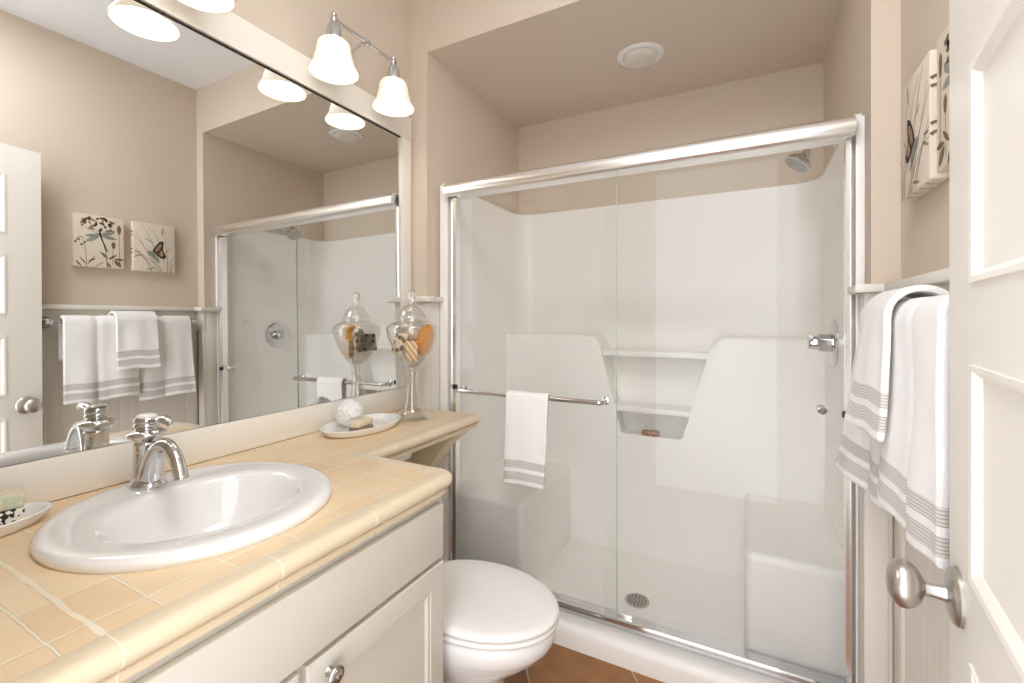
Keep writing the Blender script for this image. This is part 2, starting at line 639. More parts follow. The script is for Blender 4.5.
struct('trim_6', b, M['trim'], 'cream cap ledge right of the shower', 'trim')
b = NB(); box(b, XR - 0.034, XR - 0.019, YN, YF - 0.02, 0, 0.12, 0.003)
struct('baseboard_right', b, M['trim'], 'cream baseboard under the towels', 'baseboard')

# ------------------------------------------------------------------ door, hinged by the camera, open against the towel wall
def make_door():
    hx, hy = 0.162, YN + 0.004
    ang = math.atan2(0.258 - hx, 0.871 - hy)       # lean of the leaf away from +y
    Lw = math.hypot(0.258 - hx, 0.871 - hy)
    mt = Matrix.Translation((hx, hy, 0)) @ Matrix.Rotation(-ang, 4, 'Z')
    # local: y along the leaf, face at x = 0 (towards the room), body to +x
    th = 0.036
    zs = [(1.915 - 0.012 - i * 0.365 - 0.265, 1.915 - 0.012 - i * 0.365) for i in range(5)]
    zs = [(z0, z1) for z0, z1 in zs]
    st = 0.122
    bm = NB()
    z_rails = [0.012] + [v for z0, z1 in reversed(zs) for v in (z0, z1)] + [2.035]
    box(bm, 0, th, 0, st, 0.012, 2.035, mtx=mt)
    box(bm, 0, th, Lw - st, Lw, 0.012, 2.035, mtx=mt)
    for i in range(0, len(z_rails), 2):
        box(bm, 0, th, st, Lw - st, z_rails[i], z_rails[i + 1], mtx=mt)
    d = tag(obj('door_1', bm, M['trim'], loc=(hx, hy, 0)), 'open cream panel door at the right edge of the picture', 'door', None, 'structure')
    for z0, z1 in zs:
        p = NB()
        # moulding slope then flat panel
        ry0, ry1 = st, Lw - st
        prof = [(0.0, -0.003), (0.007, -0.0015), (0.012, 0.003), (0.015, 0.007), (0.034, 0.0095)]
        rs = []
        for off, dx in prof:
            y0, y1, a, c = ry0 + off, ry1 - off, z0 + off, z1 - off
            rs.append([mt @ Vector((dx, y0, a)), mt @ Vector((dx, y1, a)), mt @ Vector((dx, y1, c)), mt @ Vector((dx, y0, c))])
        back = [mt @ Vector((th - 0.006, q[0], q[1])) for q in ((ry0, z0), (ry1, z0), (ry1, z1), (ry0, z1))]
        rings(p, [back] + rs, True, True)
        obj('door_panel', p, M['trim'], d, smooth=20)
    k = NB()
    zc = 0.857
    yk = 0.819 - hy
    o = mt @ Vector((0, yk, zc))
    ax = (mt.to_3x3() @ Vector((-1, 0, 0)))
    lathe(k, [(0.0375, 0), (0.0375, 0.004), (0.034, 0.008), (0.026, 0.011), (0.016, 0.013)], o, ax, 40)
    r = obj('door_knob', k, M['nickel'], d, label='brushed nickel egg knob on a round rose')
    k = NB()
    lathe(k, [(0.0125, 0.008), (0.0105, 0.014), (0.009, 0.028), (0.0095, 0.034), (0.013, 0.036), (0.022, 0.040), (0.0295, 0.047), (0.033, 0.055), (0.032, 0.063), (0.026, 0.070), (0.015, 0.0745), (0.003, 0.076)], o, ax, 40, sx=0.98, sy=0.98)
    obj('knob_handle', k, M['nickel'], r)
    # knob on the towel-wall side
    k = NB()
    o2 = mt @ Vector((th, yk, zc))
    lathe(k, [(0.0375, 0), (0.034, 0.006), (0.012, 0.010), (0.009, 0.022), (0.022, 0.03), (0.028, 0.042), (0.02, 0.052), (0.003, 0.056)], o2, -ax, 32)
    obj('door_knob', k, M['nickel'], d, label='brushed nickel knob facing the towel wall')
    l = NB()
    box(l, 0.006, th - 0.006, Lw - 0.0005, Lw + 0.001, zc - 0.03, zc + 0.03, mtx=mt)
    obj('latch_plate', l, M['nickel'], d)
make_door()

# ------------------------------------------------------------------ vanity cabinet
VX = -0.70                                     # face of the face frame
VY0, VY1 = YN + 0.002, 0.953
def make_vanity():
    t = thing('vanity_cabinet', (-1.0, 0.53, 0), 'cream painted vanity cabinet with panelled doors under the tile counter', 'cabinet')
    b = NB()
    box(b, XL + 0.001, VX - 0.02, VY0, VY0 + 0.018, 0.10, 0.771)
    box(b, XL + 0.001, VX - 0.02, VY1 - 0.018, VY1, 0.10, 0.771)
    box(b, XL + 0.001, XL + 0.013, VY0, VY1, 0.10, 0.771)
    box(b, XL + 0.001, VX - 0.02, VY0, VY1, 0.10, 0.118)
    box(b, XL + 0.001, VX - 0.08, VY0 + 0.01, VY1 - 0.01, 0.0, 0.10)
    # face frame
    for y0, y1 in ((VY0, 0.16), (0.512, 0.555), (VY1 - 0.04, VY1)):
        box(b, VX - 0.02, VX, y0, y1, 0.10, 0.771)
    for z0, z1 in ((0.10, 0.15), (0.60, 0.64), (0.745, 0.771)):
        box(b, VX - 0.02, VX - 0.0002, VY0, VY1, z0, z1)
    obj('cabinet_body', b, M['cab'], t, smooth=30)
    f = NB()
    box(f, VX, VX + 0.018, 0.135, 0.937, 0.629, 0.763, 0.004, 3)
    obj('drawer_front', f, M['cab'], t)
    def door(y0, y1, knob_y, lab):
        z0, z1 = 0.125, 0.618
        d = NB()
        fx = VX + 0.018
        st = 0.052
        # outer frame with eased edge then recessed panel with moulding
        prof = [(0.0, VX), (0.0, fx - 0.004), (0.002, fx - 0.001), (0.005, fx), (st, fx), (st + 0.003, fx - 0.004), (st + 0.006, fx - 0.001), (st + 0.010, fx - 0.002), (st + 0.014, fx - 0.009), (st + 0.03, fx - 0.010)]
        rs = []
        for off, x in prof:
            rs.append([(x, y0 + off, z0 + off), (x, y1 - off, z0 + off), (x, y1 - off, z1 - off), (x, y0 + off, z1 - off)])
        rings(d, rs)
        o = obj('cabinet_door', d, M['cab'], t, smooth=20)
        k = NB()
        base = Vector((fx, knob_y, 0.581))
        lathe(k, [(0.009, 0), (0.007, 0.004), (0.0055, 0.010), (0.008, 0.014), (0.0155, 0.017), (0.0165, 0.020), (0.015, 0.0225), (0.012, 0.0225), (0.0115, 0.0245), (0.006, 0.0255), (0.004, 0.0275), (0.001, 0.028)], base, (1, 0, 0), 36)
        obj('knob', k, M['pewter'], o, label='round ringed pewter knob')
    door(0.538, 0.937, 0.583, '')
    door(0.145, 0.522, 0.478, '')
make_vanity()

# ------------------------------------------------------------------ tiled countertop with bullnose edge, banjo shelf and bracket
CT = 0.830
WX = XL + 0.0215                                   # face of backsplash / mirror frame
def edge_profile(sign=1):
    """(outward offset from the tile edge, z) of the moulded edge tile"""
    pr = [(-0.004, CT - 0.0005), (0.004, CT + 0.002)]
    for k in range(9):
        a = PI / 2 - k * PI / 8 * 1.0
        pr.append((0.030 + 0.017 * math.cos(a), CT - 0.015 + 0.017 * math.sin(a)))
    pr += [(0.036, CT - 0.035), (0.030, CT - 0.038), (0.028, CT - 0.043), (0.0295, CT - 0.047), (0.0285, CT - 0.052), (0.022, CT - 0.055), (-0.004, CT - 0.055)]
    return pr

def sweep_edge(bm, path, normals):
    rs = []
    for p, n in zip(path, normals):
        rs.append([Vector((p[0] + n[0] * o, p[1] + n[1] * o, z)) for o, z in edge_profile()])
    rings(bm, rs, True, True)

FX = -0.718                                        # tile edge at vanity front
BX = -1.026                                        # tile edge of the banjo shelf
EY = 0.944                                         # tile edge at the vanity end
def make_counter():
    t = thing('countertop', (-1.0, 0.6, CT - 0.055), 'tan tile countertop with cream bullnose edge and narrow shelf over the toilet', 'countertop')
    yb = YF - 0.0195
    b = NB()
    # top slab with sink cut-out: outline polygon strips around an ellipse hole
    outline = [(WX, VY0), (FX, VY0), (FX, EY), (BX, EY), (BX, yb), (WX, yb)]
    cx, cy, rx, ry = -1.02, 0.547, 0.228, 0.226
    n = 64
    hole = [(cx + rx * math.cos(2 * PI * k / n), cy + ry * math.sin(2 * PI * k / n)) for k in range(n)]
    tb = bmesh.new()
    edges = []
    for loop in (outline, hole):
        vs = [tb.verts.new((p[0], p[1], CT)) for p in loop]
        for i in range(len(vs)):
            edges.append(tb.edges.new((vs[i], vs[(i + 1) % len(vs)])))
    bmesh.ops.triangle_fill(tb, use_beauty=True, use_dissolve=False, edges=edges)
    bad = [f for f in tb.faces if ((f.calc_center_median().x - cx) / rx) ** 2 + ((f.calc_center_median().y - cy) / ry) ** 2 < 0.97]
    bmesh.ops.delete(tb, geom=bad, context='FACES')
    ret = bmesh.ops.extrude_face_region(tb, geom=list(tb.faces))
    for g in ret['geom']:
        if isinstance(g, bmesh.types.BMVert):
            g.co.z = CT - 0.055
    _merge(b, tb)
    obj('tile_top', b, M['tile'], t, smooth=20)
    # moulded edge, one run: front, rounded corner, vanity end, inner corner, banjo front
    e = NB()
    path, nor = [], []
    def add(p, nn): path.append(p); nor.append(nn)
    add((FX, VY0), (1, 0)); add((FX, EY - 0.002), (1, 0))
    for k in range(1, 7):
        a = k * PI / 12
        add((FX, EY), (math.cos(a), math.sin(a)))
    add((FX - 0.004, EY), (0, 1)); add((BX + 0.03, EY), (0, 1))
    add((BX + 0.0, EY + 0.0), (1, 1)); add((BX, EY + 0.04), (1, 0)); add((BX, yb), (1, 0))
    sweep_edge(e, path, nor)
    obj('bullnose_edge', e, M['bull'], t, label='cream moulded edge tiles', smooth=50)
    # grout joints of the edge tiles
    gm = mat('pale_grout', srgb(238, 228, 206), 0.7, bump=0.3, bscale=120)
    def joint(fx, yj):
        g = NB()
        rs = [[Vector((fx + (o + 0.0005), yj + s * 0.0012, z + (0.0003 if z > CT - 0.02 else 0))) for o, z in edge_profile()] for s in (-1, 1)]
        rings(g, rs, True, True)
        obj('grout_joint', g, gm, t, label='pale grout joint')
    for yj in (0.270, 0.483, 0.694, 0.882):
        joint(FX, yj)
    for yj in (1.10, 1.30):
        joint(BX, yj)
    # uneven wide joint across the tiles by the soap dish
    g = NB()
    pts = []
    for i in range(30):
        x = -1.30 + i * (FX + 1.30) / 29
        w = 0.0035 + 0.002 * noise.noise((x * 25, 0, 0))
        yy = 0.270 + 0.004 * noise.noise((x * 14, 3, 0))
        pts.append((x, yy, w))
    rings(g, [[Vector((x, y - w, CT + 0.0003)), Vector((x, y, CT + 0.0016)), Vector((x, y + w, CT + 0.0003))] for x, y, w in pts], False, False, closed=False)
    obj('grout_joint', g, gm, t, label='wide uneven grout joint')
    # underlay and bracket
    c = NB()
    poly = [(XL + 0.002, CT - 0.056), (BX + 0.004, CT - 0.056), (BX - 0.012, CT - 0.075)]
    for i in range(1, 13):
        s = i / 12
        poly.append((BX - 0.012 - 0.29 * (s ** 0.9), CT - 0.075 - 0.40 * (s ** 1.22)))
    poly.append((XL + 0.002, CT - 0.50))
    prism(c, poly, 'y', 1.515, 1.598, 0.002)
    obj('bracket', c, M['corbel'], t, label='pale yellow curved bracket under the shelf end', smooth=30)
make_counter()

# ------------------------------------------------------------------ backsplash and wall mirror
b = NB(); box(b, XL + 0.001, WX, VY0, YF - 0.02, CT + 0.0005, 0.926, 0.003)
tag(obj('backsplash', b, M['trim'], loc=(XL, 0.8, CT)), 'long cream backsplash board below the mirror', 'backsplash')
def make_mirror():
    t = thing('wall_mirror', (XL, 0.8, 0.93), 'large wall mirror in a flat cream frame above the vanity', 'mirror')
    yi, zi0, zi1 = 1.535, 0.9285, 2.026
    # the sheet stands on the backsplash and leans back a little
    b = NB()
    prism(b, [(XL + 0.001, zi0 - 0.001), (XL + 0.0185, zi0 - 0.001), (XL + 0.0095, zi1 + 0.004), (XL + 0.001, zi1 + 0.004)], 'y', VY0 + 0.001, yi + 0.004)
    obj('mirror_glass', b, M['mirror'], t, smooth=0)
    f = NB()
    box(f, XL + 0.001, WX, yi, YF - 0.0205, 0.927, zi1, 0.003)
    box(f, XL + 0.001, WX, VY0 + 0.001, YF - 0.0205, zi1, 2.128, 0.003)
    obj('mirror_frame', f, M['trim'], t)
    g = NB()
    box(g, XL + 0.0095, XL + 0.0135, VY0 + 0.001, yi, zi1 - 0.0045, zi1 - 0.0005)
    obj('edge_clip', g, M['dark'], t, label='thin dark channel along the top of the glass')
make_mirror()

# ------------------------------------------------------------------ sink
def ell(cx, cy, rx, ry, z, n=72):
    return [Vector((cx + rx * math.cos(2 * PI * k / n), cy + ry * math.sin(2 * PI * k / n), z)) for k in range(n)]
def make_sink():
    t = thing('sink', (-1.01, 0.554, CT), 'oval white porcelain drop-in sink set in the tan tile', 'sink')
    cx, cy = -1.02, 0.547
    bx, by = -1.0, 0.553
    R = [
        (cx, cy, 0.227, 0.225, CT - 0.03), (cx, cy, 0.2545, 0.2485, CT + 0.0012), (cx, cy, 0.257, 0.2505, CT + 0.006), (cx, cy, 0.256, 0.2495, CT + 0.012),
        (cx, cy, 0.251, 0.245, CT + 0.018), (cx, cy, 0.241, 0.236, CT + 0.0215), (cx, cy, 0.226, 0.224, CT + 0.0215),
        (bx - 0.006, by, 0.168, 0.198, CT + 0.0185), (bx, by, 0.156, 0.185, CT + 0.0155), (bx, by, 0.149, 0.177, CT + 0.009),
        (bx, by, 0.144, 0.172, CT - 0.004), (bx, by, 0.139, 0.166, CT - 0.022), (bx, by, 0.131, 0.157, CT - 0.045), (bx, by, 0.119, 0.143, CT - 0.070),
        (bx, by, 0.102, 0.122, CT - 0.092), (bx, by, 0.079, 0.094, CT - 0.109), (bx, by, 0.050, 0.060, CT - 0.119), (bx, by, 0.022, 0.022, CT - 0.124)]
    b = NB()
    rings(b, [ell(*r) for r in R], False, True)
    obj('basin', b, M['porc'], t, smooth=60)
    d = NB()
    lathe(d, [(0.021, 0), (0.021, 0.002), (0.016, 0.0035), (0.015, 0.002), (0.002, 0.002)], (bx, by, CT - 0.1238), n=28)
    obj('drain', d, M['chrome'], t)
make_sink()

# ------------------------------------------------------------------ faucet
def make_faucet():
    x, y, z = -1.222, 0.534, CT + 0.0205
    t = thing('faucet', (x, y, z), 'chrome single-lever faucet with arched spout on the sink rim', 'faucet')
    b = NB()
    # flared oval foot reaching out under the spout
    n = 48
    def ov(fx0, fx1, ry, zz):
        c, r = (fx0 + fx1) / 2, (fx1 - fx0) / 2
        return [Vector((x + c + r * math.cos(2 * PI * k / n), y + ry * math.sin(2 * PI * k / n), z + zz)) for k in range(n)]
    rings(b, [ov(-0.034, 0.046, 0.036, -0.001), ov(-0.034, 0.046, 0.036, 0.004), ov(-0.031, 0.042, 0.032, 0.009), ov(-0.026, 0.034, 0.0255, 0.016), ov(-0.0265, 0.0345, 0.026, 0.018), ov(-0.0255, 0.033, 0.025, 0.021), ov(-0.023, 0.028, 0.022, 0.024)])
    obj('base', b, M['chrome'], t)
    c = NB()
    lathe(c, [(0.0265, 0.018), (0.0255, 0.03), (0.0245, 0.06), (0.0245, 0.090), (0.0260, 0.092), (0.0265, 0.095), (0.0245, 0.098), (0.028, 0.104), (0.036, 0.110), (0.0385, 0.115), (0.037, 0.119), (0.029, 0.124), (0.022, 0.127), (0.021, 0.131)], (x, y, z), n=40)
    obj('body', c, M['chrome'], t, smooth=50)
    s = NB()
    p = bez((x + 0.018, y, z + 0.018), (x + 0.030, y, z + 0.088), (x + 0.080, y, z + 0.128), (x + 0.124, y, z + 0.076), 16)
    p += bez((x + 0.124, y, z + 0.076), (x + 0.134, y, z + 0.062), (x + 0.140, y, z + 0.052), (x + 0.143, y, z + 0.038), 6)[1:]
    rad = [0.0245 - 0.0105 * min(1, i / 12) for i in range(len(p))]
    tube(s, p, rad, 24)
    tip = p[-1]
    d = (p[-1] - p[-2]).normalized()
    lathe(s, [(0.0135, -0.002), (0.0155, 0.001), (0.0155, 0.004), (0.0125, 0.005)], tip, d, 28)
    obj('spout', s, M['chrome'], t, smooth=60)
    h = NB()
    lathe(h, [(0.021, 0.129), (0.0245, 0.132), (0.025, 0.137), (0.0225, 0.140), (0.0245, 0.143), (0.0245, 0.150), (0.0225, 0.153), (0.020, 0.153)], (x, y, z), n=36)
    pp = bez((x + 0.018, y, z + 0.146), (x + 0.045, y, z + 0.144), (x + 0.066, y, z + 0.170), (x + 0.104, y, z + 0.143), 10)
    tube(h, pp, [0.006, 0.0062, 0.0065, 0.007, 0.0078, 0.0085, 0.009, 0.0092, 0.0088, 0.0075, 0.004], 16, flat=1.2)
    hd = obj('handle', h, M['chrome'], t, smooth=50)
    k = NB()
    lathe(k, [(0.0205, 0.153), (0.020, 0.157), (0.0165, 0.160), (0.009, 0.1617), (0.001, 0.162)], (x, y, z), n=32)
    obj('handle_cap', k, M['china'], hd, label='white porcelain button on top of the lever')
make_faucet()

# ------------------------------------------------------------------ oval trays, soaps, pouf
def dish_rings(cx, cy, rx, ry, z, h, wall=0.006):
    f = lambda s, dz, p=0.0: ell(cx, cy, rx * s, ry * s, z + dz, 56)
    w = wall / rx
    return [f(0.84, 0.0), f(0.88, 0.002), f(0.95, h * 0.5), f(1.0, h - 0.002), f(1.0 - w * 0.4, h), f(1.0 - w, h - 0.002), f(0.93 - w, h * 0.45), f(0.84 - w, 0.006), f(0.5, 0.0055)]
b = NB()
TX, TY = -1.230, 1.200
rings(b, dish_rings(TX, TY, 0.105, 0.165, CT + 0.0005, 0.026), True, True)
# low rib parting the two wells
rb = []
for i in range(11):
    yy = TY + 0.028 + 0.002 * math.cos(i)
    xx = TX - 0.09 + 0.18 * i / 10
    zz = CT + 0.006 + 0.017 * (abs(i - 5) / 5) ** 2 * 0.6 + 0.008
    rb.append([Vector((xx, yy - 0.004, CT + 0.005)), Vector((xx, yy - 0.003, zz)), Vector((xx, yy + 0.003, zz)), Vector((xx, yy + 0.004, CT + 0.005))])
rings(b, rb)
tag(obj('oval_tray', b, M['china'], loc=(TX, TY, CT), smooth=60), 'long white oval tray holding the bath pouf beside the glass jar', 'tray')
def soap(name, c, sx, sy, sz, rot, m, label, bev=0.006, tilt=0.0, group=None):
    bm = NB()
    mt = Matrix.Translation(c) @ Matrix.Rotation(rot, 4, 'Z') @ Matrix.Rotation(tilt, 4, 'Y')
    box(bm, -sx / 2, sx / 2, -sy / 2, sy / 2, -sz / 2, sz / 2, bev, 3, mtx=mt)
    o = tag(obj(name, bm, m, loc=c, smooth=60), label, 'soap', group)
    return o
soap('soap_bar', (-1.186, 1.150, CT + 0.0175), 0.045, 0.078, 0.020, 0.12, M['soapbrown'], 'grey-brown soap bar under the cream one on the oval tray', 0.004)
soap('soap_bar', (-1.186, 1.147, CT + 0.0395), 0.044, 0.082, 0.023, 0.16, M['soapcream'], 'cream soap bar on top of the grey-brown one in the oval tray', 0.007)
def make_pouf():
    bm = NB()
    c = Vector((-1.268, 1.172, CT + 0.060))
    t = bmesh.new()
    bmesh.ops.create_icosphere(t, subdivisions=5, radius=0.044)
    for v in t.verts:
        d = v.co.normalized()
        k = 1 + 0.13 * noise.noise(d * 4.0) + 0.15 * abs(noise.noise(d * 9.0 + Vector((3, 1, 2)))) + 0.06 * noise.noise(d * 26)
        v.co = d * 0.044 * k
        if v.co.z < -0.048: v.co.z = -0.048
    for v in t.verts: v.co += c
    _merge(bm, t)
    tag(obj('bath_pouf', bm, M['pouf'], loc=c, smooth=80), 'fluffy white bath pouf on the oval tray', 'pouf')
make_pouf()
b = NB()
DX, DY = -1.262, 0.257
rings(b, dish_rings(DX, DY, 0.072, 0.130, CT + 0.0005, 0.024), True, True)
tag(obj('soap_dish', b, M['china'], loc=(DX, DY, CT), smooth=60), 'white oval soap dish at the near end of the counter by the sink', 'soap dish')
soap('wrapped_soap', (-1.262, 0.298, CT + 0.0225), 0.054, 0.090, 0.030, -0.10, M['scroll'], 'soap wrapped in black scrollwork paper in the soap dish', 0.004)
soap('wrapped_soap', (-1.264, 0.298, CT + 0.0518), 0.056, 0.092, 0.028, -0.16, M['floral'], 'pale green floral wrapped soap on top of the scrollwork one', 0.005)

# ------------------------------------------------------------------ apothecary jar and its contents
JX, JY = -1.195, 1.428
def make_jar():
    t = thing('apothecary_jar', (JX, JY, CT), 'tall clear footed glass jar with lid holding soaps by the mirror', 'jar')
    f = NB()
    fo = [(0.081, 0.0008), (0.082, 0.003), (0.079, 0.0055), (0.066, 0.012), (0.051, 0.023), (0.039, 0.042), (0.032, 0.066), (0.027, 0.095), (0.0235, 0.125), (0.022, 0.150), (0.024, 0.166), (0.028, 0.174), (0.029, 0.179), (0.025, 0.185), (0.024, 0.190), (0.028, 0.196), (0.027, 0.2005)]
    fi = [(max(r_ - 0.003, 0.002), h_ - 0.001) for r_, h_ in fo[3:-1]]
    lathe(f, fo + list(reversed(fi)), (JX, JY, CT), n=56)
    obj('foot', f, M['jarglass'], t, smooth=60, label='flared glass foot and stem')
    w = NB()
    outer = [(0.010, 0.2005), (0.028, 0.203), (0.046, 0.220), (0.063, 0.246), (0.079, 0.280), (0.092, 0.314), (0.0995, 0.342), (0.101, 0.356), (0.097, 0.369), (0.085, 0.379), (0.068, 0.385), (0.059, 0.389), (0.059, 0.398)]
    inner = [(r - 0.0025, h + (0.003 if i < 4 else 0)) for i, (r, h) in enumerate(outer)]
    lathe(w, outer + [(0.0585, 0.400)] + list(reversed(inner)), (JX, JY, CT), n=56)
    obj('bowl', w, M['jarglass'], t, smooth=60)
    l = NB()
    lo = [(0.0625, 0.4005), (0.064, 0.404), (0.061, 0.408), (0.0565, 0.414), (0.052, 0.424), (0.0455, 0.434), (0.036, 0.443), (0.026, 0.450), (0.018, 0.457), (0.0135, 0.464), (0.012, 0.470)]
    li = [(r - 0.0025, h - 0.002) for r, h in lo[1:-2]]
    lathe(l, [lo[0]] + lo[1:] + list(reversed(li)), (JX, JY, CT), n=56, cap0=True, cap1=True)
    ld = obj('lid', l, M['jarglass'], t, smooth=60)
    k = NB()
    lathe(k, [(0.011, 0.470), (0.014, 0.474), (0.011, 0.478), (0.013, 0.483), (0.0155, 0.490), (0.015, 0.498), (0.011, 0.507), (0.006, 0.513), (0.001, 0.515)], (JX, JY, CT), n=32)
    obj('lid_knob', k, M['solidglass'], ld, smooth=60)
make_jar()
def jar_thing(name, bm, m, c, label, cat, smooth=60):
    tag(obj(name, bm, m, loc=c, smooth=smooth), label, cat)
b = NB()
c = Vector((JX + 0.046, JY + 0.026, CT + 0.312))
sphere(b, c, 0.05, 0.66, 0.80, 1.30, 28, mtx=Matrix.Rotation(0.22, 4, 'Y'))
jar_thing('sponge', b, M['orange'], c, 'round orange sponge against the shower side of the jar', 'sponge')
soap('jar_soap', (JX + 0.020, JY - 0.026, CT + 0.270), 0.050, 0.020, 0.080, 0.48, M['stripe'], 'orange and white striped soap at the front of the jar', 0.004, 0.0)
soap('jar_soap', (JX - 0.034, JY - 0.034, CT + 0.298), 0.046, 0.022, 0.088, 0.5, M['leopard'], 'leopard print soap standing at the left inside the jar', 0.005, 0.30)
soap('jar_soap', (JX - 0.040, JY + 0.022, CT + 0.296), 0.022, 0.072, 0.076, 0.25, M['leopard'], 'leopard print soap facing the mirror inside the jar', 0.005, 0.2)
b = NB()
c = Vector((JX + 0.006, JY + 0.010, CT + 0.330))
sphere(b, c, 0.030, 1.0, 0.8, 1.0, 24)
jar_thing('shell_soap', b, M['rosette'], c, 'pinkish shell soap in the middle of the jar', 'soap')

# ------------------------------------------------------------------ vanity light fixtures
def make_light_fixture(yc, label):
    d = 0.140
    X = XL + d
    zb = 2.226
    t = thing('vanity_light', (XL, yc, zb), label, 'wall light', 'vanity lights over the mirror')
    b = NB()
    lathe(b, [(0.058, 0.001), (0.058, 0.008), (0.052, 0.014), (0.040, 0.018), (0.022, 0.024), (0.012, 0.028)], (XL, yc, zb - 0.02), (1, 0, 0), 40)
    obj('backplate', b, M['chrome'], t)
    a = NB()
    tube(a, bez((XL + 0.02, yc, zb - 0.02), (XL + 0.06, yc, zb - 0.045), (XL + 0.09, yc, zb + 0.01), (X, yc, zb), 12), 0.0065, 14)
    obj('arm', a, M['chrome'], t)
    c = NB()
    tube(c, [(X, yc - 0.143, zb), (X, yc + 0.143, zb)], 0.0065, 16)
    lathe(c, [(0.007, -0.016), (0.0105, -0.011), (0.012, 0), (0.0105, 0.011), (0.007, 0.016)], (X, yc, zb), (0, 1, 0), 24)
    obj('crossbar', c, M['chrome'], t)
    for s in (-1, 1):
        yy = yc + s * 0.143
        k = NB()
        lathe(k, [(0.032, -0.078), (0.032, -0.069), (0.0255, -0.065), (0.025, -0.048), (0.022, -0.030), (0.015, -0.015), (0.0095, -0.010), (0.0125, -0.004), (0.0125, 0.005), (0.008, 0.009), (0.010, 0.013), (0.0095, 0.017), (0.005, 0.020), (0.001, 0.0205)], (X, yy, zb), n=32)
        sk = obj('socket', k, M['chrome'], t, smooth=50)
        h = NB()
        pr = [(0.030, -0.074), (0.043, -0.077), (0.050, -0.084), (0.0535, -0.096), (0.0555, -0.112), (0.0575, -0.126), (0.0605, -0.131), (0.0615, -0.134), (0.0605, -0.137), (0.0625, -0.145), (0.068, -0.158), (0.0755, -0.170), (0.0790, -0.176), (0.0795, -0.179)]
        inn = [(r - 0.003, z) for r, z in reversed(pr)]
        lathe(h, pr + inn, (X, yy, zb), n=48, cap0=False, cap1=False)
        obj('shade', h, M['shade'], t, smooth=60, label='lit white bell-shaped glass shade')
        u = NB()
        lathe(u, [(0.012, -0.06), (0.013, -0.085), (0.022, -0.105), (0.029, -0.128), (0.027, -0.142), (0.016, -0.154), (0.001, -0.158)], (X, yy, zb), n=28)
        obj('bulb', u, M['bulb'], t, smooth=60)
make_light_fixture(1.2075, 'chrome two-shade wall light nearest the shower above the mirror')
make_light_fixture(0.502, 'chrome two-shade wall light partly cut off by the top of the picture')

# ------------------------------------------------------------------ recessed light in the alcove ceiling
def make_downlight():
    c = (-0.431, 2.085, AZ)
    t = thing('recessed_light', c, 'round white recessed light in the shower ceiling', 'ceiling light')
    b = NB()
    lathe(b, [(0.100, 0.0003), (0.105, 0.003), (0.104, 0.006), (0.094, 0.010), (0.078, 0.011), (0.075, 0.0095), (0.073, 0.004)], c, (0, 0, -1), 56, cap0=False, cap1=False)
    obj('trim_ring', b, M['china'], t, smooth=50)
    b = NB()
    lathe(b, [(0.0735, 0.003), (0.074, 0.012), (0.070, 0.020), (0.052, 0.026), (0.028, 0.029), (0.001, 0.030)], c, (0, 0, -1), 48)
    obj('lens', b, M['lens'], t, smooth=60)
make_downlight()

